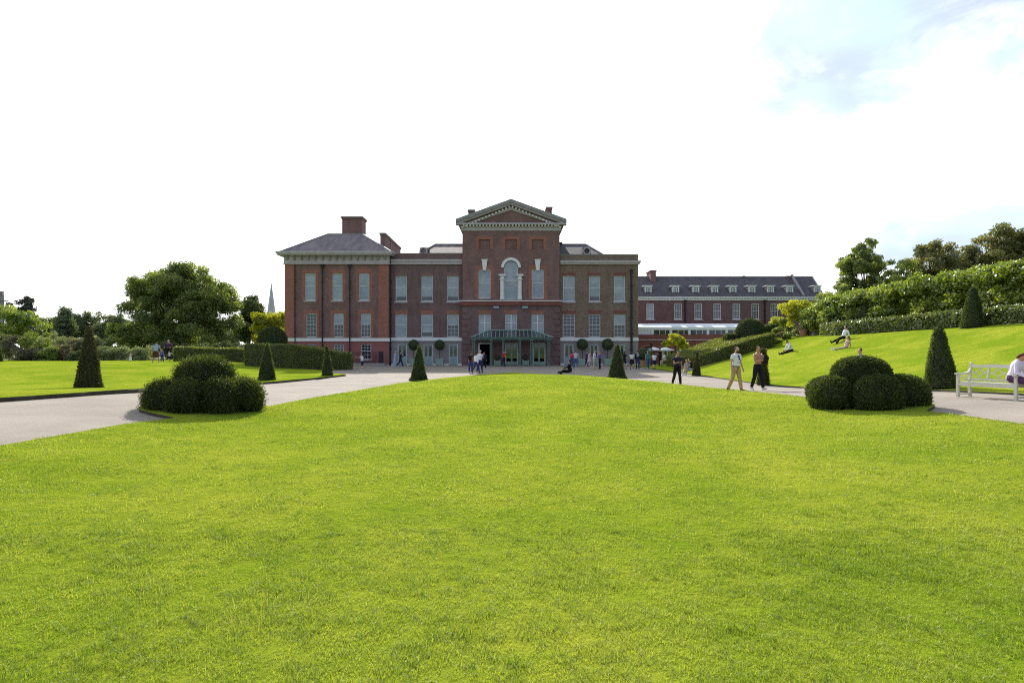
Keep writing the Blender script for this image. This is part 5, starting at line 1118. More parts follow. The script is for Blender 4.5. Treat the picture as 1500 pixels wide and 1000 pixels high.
def person(label, px, py, head, H=1.72, lean=3, turn=0, legs=((8, 3, 6), (-8, 3, 10)), arms=((5, 8, 12, 0), (-5, 8, 12, 0)), nod=0, look=0, skin='fair', hair='brown_hair', hairlen=0,
           top='white', sleeve=0.55, bottom='jeans', legcover='long', shoes='black', hat=None, female=False, vox=0.013, pos=None, z=None, roll=0.0, pitch=0.0, feetpitch=(0, 0), group=None, beard=False, top_len=0.02, detail=False, lift=0.0):
    """legs: (hip forward, outward, knee) in degrees, right then left; arms: (shoulder forward, outward, elbow, inward)"""
    k = H / 1.75
    if pos is None: pos = G(px, py)
    zz = float(h(*pos)) if z is None else z
    if pitch == 'slope':
        dx_, dy_ = math.cos(R(head)), math.sin(R(head)); pitch = math.degrees(math.atan2(float(h(pos[0] + dx_ * 0.9, pos[1] + dy_ * 0.9)) - zz, 0.9))
    fat = 0.92 if female else 1.0
    t = Vector((math.sin(R(roll)) * 0, math.sin(R(lean)), math.cos(R(lean)))); fr = Vector((0, math.cos(R(lean)), -math.sin(R(lean)))); la = Vector((1, 0, 0))
    tw = R(turn); lat = la * math.cos(tw) + fr * math.sin(tw); frt = fr * math.cos(tw) - la * math.sin(tw)
    P0 = Vector((0, 0, 0)); chest = P0 + t * 0.50 * k
    neck = P0 + t * 0.565 * k
    hd = (t * math.cos(R(nod)) + frt * math.sin(R(nod))).normalized(); hfr = (frt * math.cos(R(nod)) - t * math.sin(R(nod))).normalized()
    lk = R(look); hlat = lat * math.cos(lk) + hfr * math.sin(lk); hf2 = hfr * math.cos(lk) - lat * math.sin(lk)
    headc = neck + hd * 0.135 * k + hf2 * 0.015 * k
    body, topm, botm, hairm = MB(), MB(), MB(), MB(); shoel = []
    J = {}
    lo = []
    TR = [(-0.09, 0.13, 0.095), (0.0, 0.165, 0.115), (0.10, 0.155, 0.105), (0.20, 0.142 * fat, 0.098), (0.32, 0.160 * fat, 0.112), (0.42, 0.178 * fat, 0.112), (0.49, 0.165 * fat, 0.092), (0.535, 0.095, 0.070), (0.56, 0.060, 0.058), (0.62, 0.055, 0.056), (0.66, 0.050, 0.052)]
    lt = lambda f: (la * (1 - f) + lat * f).normalized()
    def torso(mb, z0, z1, g):
        pts = [(q, a, b) for q, a, b in TR if z0 <= q <= z1]
        if female: pts = [(q, a * (0.95 if 0.05 < q < 0.3 else 1), b + (0.02 if 0.3 < q < 0.45 else 0)) for q, a, b in pts]
        mb.tube([P0 + t * q * k for q, a, b in pts], [((a + g) * k, (b + g) * k) for q, a, b in pts], 16, lt(0.6))
    torso(body, -0.1, 0.7, 0)
    # head, nose, ears, jaw
    hr = (0.074 * k, 0.095 * k, 0.115 * k)
    body.ell(headc, hr, 14, 10, (hlat, hf2, hd)); body.ell(headc + hf2 * 0.022 * k - hd * 0.06 * k, (0.055 * k, 0.068 * k, 0.055 * k), 10, 7, (hlat, hf2, hd))
    body.tube([headc + hf2 * 0.085 * k + hd * 0.012 * k, headc + hf2 * 0.112 * k - hd * 0.022 * k], [0.010 * k, 0.016 * k], 6)
    for s in (-1, 1): body.ell(headc + hlat * s * 0.076 * k - hd * 0.01 * k, (0.012 * k, 0.022 * k, 0.032 * k), 6, 5, (hlat, hf2, hd))
    # legs
    feet = []
    for i, (s, (hp, ab, kn)) in enumerate(zip((1, -1), legs)):
        hip = P0 + la * s * 0.088 * k - Vector((0, 0, 0.02 * k))
        th = Vector((s * math.sin(R(ab)), math.sin(R(hp)) * math.cos(R(ab)), -math.cos(R(hp)) * math.cos(R(ab))))
        sh = Vector((s * math.sin(R(ab)) * 0.6, math.sin(R(hp - kn)), -math.cos(R(hp - kn)))).normalized()
        kne = hip + th * 0.43 * k; ank = kne + sh * 0.42 * k
        fp = R(feetpitch[i]); fd = Vector((s * 0.12, math.cos(fp), math.sin(fp))).normalized()
        if pitch or abs(hp - kn) > 60: fd = (Vector((0, 0, 1)) if sh.y > 0.5 else fd)
        fd = Vector((s * 0.12, fd.y, fd.z)).normalized(); dn = sh
        J['ank%d' % i] = ank
        rl = [0.088, 0.078, 0.060, 0.052, 0.058, 0.042, 0.036]
        pl = [hip + th * 0.0 * k, hip + th * 0.18 * k, hip + th * 0.38 * k, kne, kne + sh * 0.10 * k, kne + sh * 0.30 * k, ank]
        body.tube(pl, [r * k for r in rl], 10)
        heel = ank - fd * 0.045 * k + dn * 0.055 * k; toe = ank + fd * 0.165 * k + dn * 0.062 * k
        body.tube([ank, ank + dn * 0.03 * k + fd * 0.05 * k, toe], [0.036 * k, 0.036 * k, 0.022 * k], 8)
        lo += [heel.z - 0.03 * k, toe.z - 0.03 * k, ank.z - 0.05 * k, kne.z - 0.06 * k]
        if shoes:
            fl = fd.cross(dn).normalized(); shoem = MB(); shoel.append(shoem)
            shoem.tube([heel + fd * -0.01 * k, heel + fd * 0.05 * k - dn * 0.01 * k, ank + fd * 0.09 * k + dn * 0.048 * k, toe + fd * 0.015 * k], [(0.034 * k, 0.036 * k), (0.044 * k, 0.05 * k), (0.048 * k, 0.042 * k), (0.034 * k, 0.026 * k)], 10, fl)
            shoem.tube([ank - sh * 0.02 * k, ank + dn * 0.05 * k], [0.050 * k, 0.046 * k], 9)
        if bottom and legcover in ('long', 'shorts', 'cropped'):
            n = {'long': 7, 'cropped': 6, 'shorts': 3}[legcover]; loose = 0.022 if legcover != 'shorts' else 0.03
            q = pl[:n]; rr = [(r + loose) * k for r in rl[:n]]
            if legcover == 'long': q = q[:-1] + [ank - sh * 0.01 * k]; rr[-1] = (0.036 + 0.028) * k; rr[-2] = (0.042 + 0.026) * k
            botm.tube(q, rr, 12)
    if bottom:
        if legcover in ('long', 'shorts', 'cropped'): torso(botm, -0.1, 0.11, 0.02)
        else:
            ln = {'mini': 0.40, 'skirt': 0.55, 'maxi': 0.86}[legcover]; d = (J['ank0'] + J['ank1']) / 2
            mid = Vector((0, d.y * 0.45, d.z)).normalized(); 
            botm.tube([P0 + t * 0.14 * k, P0 + t * 0.0, P0 + mid * ln * 0.5 * k, P0 + mid * ln * k], [(0.155 * k, 0.115 * k), (0.19 * k, 0.15 * k), (0.22 * k, 0.18 * k), (0.26 * k, 0.22 * k)], 18, la)
    lo += [-0.13 * k] + ([headc.z - 0.1 * k, chest.z - 0.1 * k] if pitch else [])
    # arms and hands
    for i, (s, (sf, ab, el, inn)) in enumerate(zip((1, -1), arms)):
        shd = P0 + t * 0.49 * k + lat * s * 0.185 * fat * k
        up_ = (-t * math.cos(R(sf)) + frt * math.sin(R(sf))) * math.cos(R(ab)) + lat * s * math.sin(R(ab)); up_.normalize()
        fo = (-t * math.cos(R(sf + el)) + frt * math.sin(R(sf + el))) * math.cos(R(inn)) - lat * s * math.sin(R(inn)) + lat * s * math.sin(R(ab)) * 0.35; fo.normalize()
        elb = shd + up_ * 0.30 * k; wri = elb + fo * 0.26 * k
        J['wri%d' % i] = wri; J['hand%d' % i] = wri + fo * 0.10 * k
        ra = [0.050, 0.052, 0.044, 0.038, 0.036, 0.026]
        pa = [shd - lat * s * 0.03 * k, shd + up_ * 0.05 * k, shd + up_ * 0.2 * k, elb, elb + fo * 0.09 * k, wri]
        if female: ra = [q * 0.88 for q in ra]
        body.tube(pa, [r * k for r in ra], 10)
        # hand: palm, four unequal curled fingers, thumb off the side
        side = fo.cross(la if abs(fo.dot(la)) < 0.8 else Vector((0, 0, 1))).normalized(); nrm = side.cross(fo).normalized() * (-s if nrm_flip else 1) if False else side.cross(fo).normalized()
        if nrm.dot(-lat * s) < 0: nrm = -nrm
        body.tube([wri - fo * 0.01 * k, wri + fo * 0.04 * k, wri + fo * 0.095 * k], [(0.026 * k, 0.02 * k), (0.040 * k, 0.018 * k), (0.040 * k, 0.015 * k)], 8, side)
        for f in range(4):
            b0 = wri + fo * 0.09 * k + side * (-0.030 + 0.020 * f) * k; ln = (0.066, 0.078, 0.072, 0.056)[f] * k
            d1 = (fo * math.cos(R(18 + 5 * f)) + nrm * math.sin(R(18 + 5 * f))); d2 = (fo * math.cos(R(48 + 7 * f)) + nrm * math.sin(R(48 + 7 * f)))
            rf = 0.0085 * k if detail else 0.0095 * k
            body.tube([b0 - fo * 0.02 * k, b0 + d1 * ln * 0.5, b0 + d1 * ln * 0.5 + d2 * ln * 0.5], [rf, rf, rf * 0.8], 6)
        tb = wri + fo * 0.03 * k - side * 0.034 * k; td = (fo * 0.66 - side * 0.62 + nrm * 0.35).normalized()
        body.tube([tb + side * 0.02 * k, tb + td * 0.032 * k, tb + td * 0.03 * k + (td + fo * 0.5).normalized() * 0.032 * k], [0.013 * k, 0.011 * k, 0.009 * k], 6)
        if top and sleeve > 0:
            n = 3 if sleeve < 0.8 else 6; q = pa[:n]; rr = [(r + 0.018) * k for r in ra[:n]]
            if n == 3: q[-1] = shd + up_ * 0.30 * sleeve * k; rr[-1] = 0.066 * k
            else: q[-1] = wri - fo * 0.02 * k
            topm.tube(q, rr, 10)
    if top: torso(topm, -0.1 if top_len > 0.05 else 0.0, 0.545, 0.020)
    if top and top_len > 0.1: torso(topm, -0.1, 0.2, 0.03)
    # hair
    if hair:
        c = headc + hd * 0.022 * k - hf2 * 0.016 * k
        hairm.ell(c, (0.080 * k, 0.097 * k, 0.108 * k), 14, 9, (hlat, hf2, (hd * 0.94 - hf2 * 0.34).normalized()))
        if hairlen: hairm.tube([c - hf2 * 0.05 * k, c - hf2 * 0.085 * k - hd * 0.10 * k, c - hf2 * 0.09 * k - hd * (0.10 + hairlen) * k], [(0.075 * k, 0.05 * k), (0.085 * k, 0.045 * k), (0.06 * k, 0.025 * k)], 10, hlat)
    z_shift = -min(lo) + lift
    root = empty('person', (pos[0], pos[1], zz + 0.0), rz=R(head - 90)); tag(root, label, 'person', group)
    # pelvis height over the ground comes from the lowest foot (or the seat); tilt for people lying on the slope
    Mx = Matrix.Translation((0, 0, z_shift))
    if pitch: Mx = Matrix.Rotation(R(pitch), 4, 'X') @ Mx
    def put(mb, name, mat, par, sm=2, v=None):
        mb.v = [tuple(Mx @ Vector(q)) for q in mb.v]
        return remeshed(mb.build(name, mat, par, world=False), v or vox, sm)
    b = put(body, 'body', M['skin_' + skin], root, 2)
    if top: put(topm, 'shirt' if not (bottom == top and legcover in ('skirt', 'maxi', 'mini')) else 'dress_top', M['cloth_' + top], root, 3)
    if bottom: put(botm, {'long': 'trousers', 'cropped': 'trousers', 'shorts': 'shorts'}.get(legcover, 'skirt'), M['cloth_' + bottom], root, 3)
    for q_ in shoel: put(q_, 'shoe', M['cloth_' + shoes], root, 1, min(vox, 0.011))
    if hair: put(hairm, 'hair', M['cloth_' + hair], root, 1)
    fm = MB()
    if detail or True:
        for s in (-1, 1): fm.ell(headc + hlat * s * 0.030 * k + hf2 * 0.086 * k + hd * 0.012 * k, (0.015 * k, 0.010 * k, 0.008 * k), 8, 6, (hlat, hf2, hd))
        fm.v = [tuple(Mx @ Vector(q)) for q in fm.v]; fm.build('eyes', M['cloth_black_hair'], root, world=False)
        mm = MB().ell(headc + hf2 * 0.088 * k - hd * 0.058 * k, (0.024 * k, 0.010 * k, 0.007 * k), 8, 6, (hlat, hf2, hd)); mm.v = [tuple(Mx @ Vector(q)) for q in mm.v]; mm.build('mouth', M['cloth_pale_pink'] if False else M['cloth_maroon'], root, world=False)
    if beard:
        mb = MB().ell(headc + hf2 * 0.040 * k - hd * 0.070 * k, (0.060 * k, 0.066 * k, 0.048 * k), 10, 7, (hlat, hf2, hd)); put(mb, 'beard', M['cloth_' + hair], root, 1)
    if hat:
        mb = MB(); mb.ell(headc + hd * 0.055 * k, (0.088 * k, 0.108 * k, 0.075 * k), 12, 8, (hlat, hf2, hd)); mb.tube([headc + hd * 0.05 * k + hf2 * 0.05 * k, headc + hd * 0.045 * k + hf2 * 0.17 * k], [(0.075 * k, 0.012), (0.05 * k, 0.01)], 10, hlat); put(mb, 'hat', M['cloth_' + hat], root, 1)
    W = Matrix.Translation(root.location) @ Matrix.Rotation(R(head - 90), 4, 'Z') @ Mx
    return root, J, W, dict(t=t, fr=frt, lat=lat, chest=chest, k=k, headc=headc, hf=hf2)
nrm_flip = False
def backpack(W, info, label, mat):
    k = info['k']; c = info['chest'] - info['fr'] * 0.20 * k - info['t'] * 0.14 * k
    w = W @ c; o = empty('backpack', w); tag(o, label, 'backpack')
    R3 = W.to_3x3(); ax = (R3 @ info['lat'], R3 @ info['fr'], R3 @ info['t'])
    remeshed(MB().ell(Vector((0, 0, 0)), (0.15 * k, 0.10 * k, 0.22 * k), 12, 9, ax).ell(-ax[1] * 0.07 - ax[2] * 0.05, (0.11 * k, 0.06 * k, 0.12 * k), 10, 7, ax).build('bag', M['cloth_' + mat], o, world=False), 0.014)
    m = MB()
    for s in (-1, 1):
        a = ax[0] * s * 0.11 * k
        m.tube([a + ax[2] * 0.12 * k + ax[1] * 0.06 * k, a + ax[2] * 0.21 * k + ax[1] * 0.14 * k, a + ax[2] * 0.20 * k + ax[1] * 0.27 * k, a + ax[1] * 0.35 * k + ax[2] * 0.05 * k, a - ax[2] * 0.12 * k + ax[1] * 0.26 * k, a - ax[2] * 0.17 * k + ax[1] * 0.06 * k], [(0.026 * k, 0.01 * k)] * 6, 6, ax[0])
    m.build('straps', M['cloth_' + mat], o, world=False)
    return o

walk = ((24, 3, 8), (-20, 3, 26)); walk2 = ((-18, 3, 30), (22, 3, 6)); stand = ((2, 4, 2), (-2, 4, 2)); stroll = ((14, 3, 6), (-12, 3, 20))
arm_w = ((-16, 8, 14, 0), (18, 8, 18, 0)); arm_s = ((3, 7, 10, 0), (0, 7, 10, 0)); arm_hold = ((18, 8, 85, 30), (18, 8, 85, 30))
# three men on the right path
root, J, W, I = person('bearded man in a white printed t-shirt and khaki trousers walking on the right path', 1079, 573.5, -62, 1.80, lean=2, legs=((-11, 3, 16), (12, 3, 3)), arms=((-6, 8, 14, 0), (6, 8, 16, 0)), nod=8, look=-12, hair='brown_hair', beard=True, top='white', bottom='khaki', shoes='brown', vox=0.009, detail=True, top_len=0.08, feetpitch=(-24, 6), pos=(X(1078, 25.4), 25.4))
mk = MB(); k = I['k']; ring = [I['chest'] + I['fr'] * 0.138 * k + I['t'] * (-0.07 + 0.05 * math.sin(a)) * k + I['lat'] * (0.0 + 0.032 * math.cos(a)) * k for a in np.linspace(-0.6, 4.4, 12)]
tail = [ring[-1], I['chest'] + I['fr'] * 0.146 * k - I['t'] * 0.16 * k - I['lat'] * 0.03 * k, I['chest'] + I['fr'] * 0.146 * k - I['t'] * 0.21 * k + I['lat'] * 0.0 * k]
mk.tube(ring, [(0.020, 0.006)] * len(ring), 6); mk.tube(tail, [(0.024, 0.006), (0.03, 0.006), (0.012, 0.006)], 6)
for q in (-0.05, 0.05): mk.ell(I['chest'] + I['fr'] * 0.132 * k - I['t'] * 0.31 * k + I['lat'] * q, (0.016, 0.006, 0.02), 8, 6, (I['lat'], I['fr'], I['t']))
mk.v = [tuple(W.inverted() @ W @ Vector(q)) for q in mk.v]; zsh = (Matrix.Rotation(-root.rotation_euler.z, 4, 'Z') @ Matrix.Translation(-root.location)) @ W
mk.v = [tuple(zsh @ Vector(q)) for q in mk.v]; mk.build('shirt_print', M['cloth_black'], root, world=False)
root, J, W, I = person('bare chested man in black trousers carrying a dark shirt on the right path', 1110, 571, -70, 1.80, lean=1, legs=((-8, 4, 12), (10, 5, 2)), arms=((22, 12, 78, 42), (20, 10, 82, 40)), nod=4, look=-4, skin='tan', hair='brown_hair', top=None, bottom='black', shoes='light_grey', vox=0.009, detail=True, feetpitch=(-14, 10), pos=(X(1110, 26.0), 26.0))
c = W @ J['hand1']; o = empty('folded_shirt', c); tag(o, 'black shirt bundled over the arm of the bare chested man', 'shirt')
rf_ = np.random.default_rng(4); mb = MB()
R3 = W.to_3x3(); l_ = R3 @ I['lat']
for i in range(5): mb.tube([Vector((0.02 * i - 0.04, -0.03, 0.22 - 0.02 * i)) - l_ * 0.08, Vector((0.03 * i - 0.06, -0.05, 0.10)) - l_ * 0.04, Vector((0.025 * i - 0.05, -0.04, -0.06 - 0.02 * i)), Vector((0.03 * i - 0.06, -0.03, -0.16 + 0.02 * i))], [0.035, 0.055, 0.05, 0.02], 8)
remeshed(mb.build('cloth', M['cloth_black'], o, world=False), 0.012)
root, J, W, I = person('man in a navy t-shirt and black trousers looking at his phone on the path', 992, 564.5, -80, 1.76, lean=2, legs=((-14, 2, 16), (12, 2, 3)), arms=((20, 8, 80, 25), (-2, 8, 14, 0)), nod=12, look=6, skin='tan', hair='black_hair', top='navy', bottom='black', shoes='black', vox=0.010, detail=True, top_len=0.06)
c = W @ J['hand0']; o = empty('phone', c, rz=R(10)); tag(o, 'small dark phone in the hand of the man in navy', 'phone'); MB().box(-0.036, 0.036, -0.012, -0.003, -0.03, 0.11).build('case', M['black_iron'], o, world=False); MB().box(-0.032, 0.032, -0.002, 0.0, -0.024, 0.104).build('screen', M['window_dark'], o, world=False)
# woman on the bench's far end, cut by the border
person('person in a lilac white top and dark skirt leaning forward on the bench', 1504, 582, -60, 1.68, lean=22, legs=((84, 6, 78), (80, 6, 92)), arms=((24, 8, 62, 10), (28, 8, 66, 12)), nod=28, hair='auburn', hairlen=0.10, top='lilac_white', sleeve=0.9, bottom='plum', legcover='shorts', shoes='light_grey', female=True, vox=0.010, detail=True, pos=(13.45, 16.85), top_len=0.08, skin='tan')
# on the bank
def slope_person(label, px, py, Y, **kw): return person(label, px, py, pos=G(px, py, False), **kw)
slope_person('person in a black waistcoat over white sitting on the bank by the hedge', 1160, 515, 46, head=186, H=1.75, lean=8, legs=((89, 5, 4), (92, 6, 8)), arms=((40, 6, 30, 10), (44, 6, 30, 10)), nod=24, hair='black_hair', top='white', sleeve=0.9, bottom='black', shoes='black', vox=0.012, lift=-0.02, pitch='slope')
slope_person('person in a white shirt and black trousers reclining high on the bank', 1237, 499, 47, head=190, H=1.78, lean=-42, legs=((90, 5, 6), (104, 8, 52)), arms=((-40, 14, 20, 0), (-36, 14, 20, 0)), nod=34, hair='brown_hair', top='white', sleeve=0.9, bottom='black', shoes='black', vox=0.012, lift=-0.02, pitch='slope')
slope_person('long haired person in pale clothes lying on the bank below the other recliner', 1239, 511, 44.5, head=182, H=1.66, lean=-30, legs=((90, 5, 4), (92, 6, 6)), arms=((-30, 16, 26, 0), (-26, 14, 20, 0)), nod=30, hair='auburn', hairlen=0.18, top='pale_pink', sleeve=0.3, bottom='beige', shoes='white', female=True, vox=0.012, lift=-0.02, pitch='slope', skin='tan')
person('person with dark hair and sunglasses seen behind the right lobed yew', 1261, 560, 200, 1.66, pos=(X(1261, 26.5), 26.5), legs=stroll, arms=arm_w, hair='black_hair', top='grey', bottom='jeans', nod=4, vox=0.011)
# pale statue in the bed
material('statue_stone', (0.40, 0.43, 0.48), (0.56, 0.58, 0.62), rough=0.8, scale=8, bump=0.2)
Y_ = 54.5; x_ = X(1194, Y_); zz = float(h(x_, Y_)); o = empty('garden_statue', (x_, Y_, zz)); tag(o, 'pale blue grey draped figure standing in the bed by the climbing shrub', 'statue')
m = MB().tube([(x_, Y_, zz + 0.30), (x_, Y_, zz + 0.7), (x_, Y_, zz + 1.0), (x_, Y_, zz + 1.18), (x_, Y_, zz + 1.30), (x_ + 0.02, Y_, zz + 1.36)], [(0.24, 0.2), (0.22, 0.18), (0.19, 0.14), (0.22, 0.13), (0.08, 0.07), (0.06, 0.06)], 12, (1, 0, 0)).ell((x_ + 0.03, Y_, zz + 1.47), (0.085, 0.1, 0.12)).tube([(x_ - 0.19, Y_, zz + 1.2), (x_ - 0.30, Y_ - 0.05, zz + 0.95), (x_ - 0.16, Y_ - 0.2, zz + 0.85)], [0.06, 0.05, 0.035], 8).tube([(x_ + 0.19, Y_, zz + 1.2), (x_ + 0.27, Y_ - 0.05, zz + 0.95), (x_ + 0.2, Y_ - 0.2, zz + 0.75)], [0.06, 0.05, 0.035], 8)
for q in range(7): a = q * 0.9; m.tube([(x_ + 0.2 * math.cos(a), Y_ + 0.16 * math.sin(a), zz + 0.95), (x_ + 0.25 * math.cos(a + .15), Y_ + 0.2 * math.sin(a + .15), zz + 0.3)], [0.03, 0.045], 6)
remeshed(m.build('figure', M['statue_stone'], o), 0.016); MB().box(x_ - 0.28, x_ + 0.28, Y_ - 0.26, Y_ + 0.26, zz - 0.2, zz + 0.32).build('pedestal', M['kerb_stone'], o)
# centre, in front of the porch
r0_ = person('person in a red hat carrying a black backpack before the porch', 689.5, 546, 62, 1.62, legs=stand, arms=arm_s, hair='auburn', hat='red', top='maroon', bottom='indigo', shoes='light_grey', skin='tan'); backpack(r0_[2], r0_[3], 'black backpack worn by the person in the red hat', 'black')
person('dark haired person in a white shirt striding before the porch', 697.5, 546.3, 60, 1.64, legs=walk, arms=arm_w, hair='black_hair', top='white', sleeve=0.9, bottom='indigo', shoes='black', feetpitch=(0, -25))
person('tall person in a white cap and white top beside the striding one', 703, 545.4, 70, 1.78, legs=stroll, arms=arm_hold, hair='grey_hair', hat='white', top='white', bottom='indigo', shoes='black')
person('person in a dark jacket stepping into the open doorway', 709, 540, 80, 1.66, legs=stroll, arms=arm_s, hair='black_hair', top='navy', sleeve=0.9, bottom='black', shoes='light_grey')
person('person in a red and black jacket standing in front of a porch column', 738, 536.8, -60, 1.66, legs=stand, arms=arm_hold, hair='black_hair', top='red', sleeve=0.9, bottom='navy', shoes='black')
person('person in black lounging on the ground at the tip of the lawn', 834, 549, 175, 1.66, lean=-8, legs=((90, 6, 5), (104, 8, 62)), arms=((-24, 14, 10, 0), (40, 10, 30, 10)), nod=20, hair='black_hair', hairlen=0.2, top='black', sleeve=0.9, bottom='black', shoes='light_grey', pos=(X(834, 43.0), 43.0), z=float(lawn_z(X(834, 43.0), 43.0)) - 0.02, pitch=-3)
# left of the porch
person('person in a white top and dark shorts raising a camera by the hedge end', 530.5, 543, 178, 1.50, legs=stand, arms=((72, 6, 24, 14), (72, 6, 24, 14)), hair='brown_hair', hairlen=0.1, top='white', bottom='navy', legcover='shorts', shoes='white', female=True)
person('person in a long pale blue outfit walking by the left wing drainpipe', 579, 537.5, 20, 1.70, legs=stroll, arms=arm_s, hair='grey_hair', top='pale_blue', sleeve=0.9, bottom='pale_blue', legcover='maxi', shoes='white', female=True)
person('person in black walking away from the one in pale blue', 586.5, 538, 12, 1.70, legs=walk, arms=arm_hold, hair='black_hair', top='black', sleeve=0.9, bottom='navy', shoes='light_grey', feetpitch=(5, -25))
# right of the porch
r0_ = person('person with a bright pink backpack among the group by the right wing', 837.5, 539, 85, 1.66, legs=stand, arms=arm_s, hair='brown_hair', hairlen=0.1, top='pink', bottom='jeans', shoes='grey', female=True); backpack(r0_[2], r0_[3], 'bright pink backpack on the person by the right wing', 'pink')
person('person in pale grey top and jeans right beside the pink backpack', 843.5, 539.3, 60, 1.72, legs=stand, arms=arm_hold, hair='brown_hair', top='light_grey', bottom='jeans', shoes='white')
person('person in white crouching at the first pale door of the right wing', 829.5, 534, -70, 1.5, lean=25, legs=((70, 8, 95), (60, 8, 100)), arms=arm_hold, hair='fair_hair', top='white', sleeve=0.9, bottom='grey', shoes='black')
person('fair haired person in a pale pink dress standing by the second door', 863, 537, 20, 1.66, legs=stroll, arms=((30, 8, 60, 10), (8, 8, 14, 0)), hair='fair_hair', hairlen=0.12, top='pale_pink', bottom='pale_pink', legcover='mini', shoes='white', female=True)
person('person in dark blue half hidden behind the pale pink dress', 859.5, 536.3, 30, 1.62, legs=stand, arms=arm_s, hair='brown_hair', top='indigo', bottom='navy', shoes='black')
person('person in a white shirt and beige trousers looking down at something', 870.5, 540.3, -20, 1.74, legs=stand, arms=arm_hold, nod=22, hair='grey_hair', top='white', bottom='beige', shoes='beige')
person('person in a violet top and dark trousers facing the one in beige', 878.5, 540.3, 175, 1.68, legs=stand, arms=arm_hold, hair='fair_hair', top='purple', sleeve=0.9, bottom='black', shoes='black')
# right group by the corner
person('person in a black top and shorts just right of the sunlit yew cone', 914.5, 540.5, 70, 1.66, legs=stroll, arms=arm_s, hair='brown_hair', hairlen=0.12, top='black', bottom='navy', legcover='shorts', shoes='grey', female=True)
person('person in a white blouse and short dark skirt walking by the corner', 925.5, 540.5, 80, 1.68, legs=walk2, arms=arm_w, hair='brown_hair', hairlen=0.14, top='white', bottom='black', legcover='mini', shoes='black', female=True, feetpitch=(-25, 5))
r0_ = person('person in a dark jacket and jeans with a grey backpack by the corner', 934, 540.5, 90, 1.72, legs=stand, arms=arm_s, hair='black_hair', top='black', sleeve=0.9, bottom='indigo', shoes='black'); backpack(r0_[2], r0_[3], 'grey backpack on the person in dark jacket and jeans', 'grey')
person('person in a green shirt and jeans seen from behind near the lamp post', 949, 540.8, 95, 1.74, legs=stroll, arms=arm_s, hair='grey_hair', top='green', bottom='jeans', shoes='light_grey')
person('red haired person in white and navy carrying a bag near the lamp post', 958.5, 541.2, 85, 1.62, legs=walk, arms=arm_hold, hair='auburn', hairlen=0.1, top='white', bottom='navy', legcover='shorts', shoes='brown', female=True)
person('person in a dark waistcoat standing near the parasols', 967, 538, 120, 1.74, legs=stand, arms=arm_hold, hair='black_hair', top='black', sleeve=0.5, bottom='black', shoes='black')
person('person in white seated low at the left foot of the broad hedge', 974, 539, 200, 1.66, lean=12, legs=((78, 6, 80), (82, 6, 84)), arms=arm_hold, hair='brown_hair', top='white', bottom='beige', shoes='brown', lift=0.0)
# resting by the small brown cone
person('person in grey sitting on the grass edge left of the small brown cone', 1005, 547, 215, 1.68, lean=-4, legs=((91, 8, 6), (104, 8, 70)), arms=((-18, 12, 10, 0), (40, 10, 40, 10)), nod=10, hair='black_hair', top='grey', bottom='beige', shoes='white', pos=(X(1006, 44.6), 44.6), pitch=-2)
person('person in black and white sitting close behind the small brown cone', 1013, 545, 190, 1.68, lean=10, legs=((104, 8, 96), (100, 8, 84)), arms=((50, 8, 40, 10), (50, 8, 40, 10)), nod=14, hair='brown_hair', top='black', bottom='pale_blue', shoes='white', pos=(X(1013, 46.0), 46.0), pitch=-2)
# far side of the left lawn
lp_ = lambda px, Y: (X(px, Y), Y)
person('person in a blue grey top and dark shorts standing astride on the left lawn', 228, 533, 100, 1.86, pos=lp_(228, 51.5), lean=14, legs=((6, 12, 6), (2, 13, 6)), arms=((10, 22, 40, 0), (14, 22, 50, 0)), nod=24, hair='black_hair', top='pale_blue', bottom='maroon', legcover='shorts', shoes='white', skin='tan')
person('small child in a white top and dark shorts beside the purple clad child', 248.5, 529, 180, 1.04, pos=lp_(248.5, 58), legs=stand, arms=((30, 20, 20, 0), (30, 20, 20, 0)), hair='fair_hair', top='white', bottom='navy', legcover='shorts', shoes='white')
person('child in a purple top between the standing adult and the white clad child', 237.5, 531, -90, 1.28, pos=lp_(237.5, 58), legs=stand, arms=arm_s, hair='auburn', hairlen=0.1, top='purple', sleeve=0.9, bottom='indigo', shoes='black', female=True)
person('adult in a dark coat standing behind the two children under the huge tree', 247, 528, -80, 1.84, pos=lp_(247, 60.5), z=0.9, legs=stand, arms=((10, 34, 60, 30), (10, 34, 60, 30)), hair='grey_hair', top='plum', sleeve=0.9, bottom='black', shoes='black')
person('toddler in a pale pink dress alone near the feathery shrubs', 191, 530, 30, 0.92, pos=lp_(191, 57), legs=stand, arms=((10, 25, 20, 0), (10, 25, 20, 0)), hair='black_hair', top='pale_pink', bottom='white', legcover='skirt', shoes='white', female=True)
# ---------------------------------------------------------------- light, sky, camera
SUN_DIR = Vector((-0.13, 1.0, 0.568)).normalized()
el = math.asin(SUN_DIR.z); azs = math.atan2(SUN_DIR.x, SUN_DIR.y)
ld = bpy.data.lights.new('sun', 'SUN'); ld.energy = 4.4; ld.angle = R(0.6); ld.color = (1.0, 0.955, 0.88)
lo_ = bpy.data.objects.new('sun', ld); col.objects.link(lo_); lo_.location = (-20, 100, 60); lo_.rotation_euler = SUN_DIR.to_track_quat('Z', 'Y').to_euler()

w = bpy.data.worlds.new('World'); sc.world = w; w.use_nodes = True
t = NT(w.node_tree)
sky = t.n('ShaderNodeTexSky'); sky.sky_type = 'NISHITA'; sky.sun_disc = False; sky.sun_elevation = el; sky.sun_rotation = azs; sky.air_density = 1.0; sky.dust_density = 1.5; sky.ozone_density = 1.5
d = t.n('ShaderNodeTexCoord').outputs['Generated']
s = t.n('ShaderNodeSeparateXYZ', None, Vector=d)
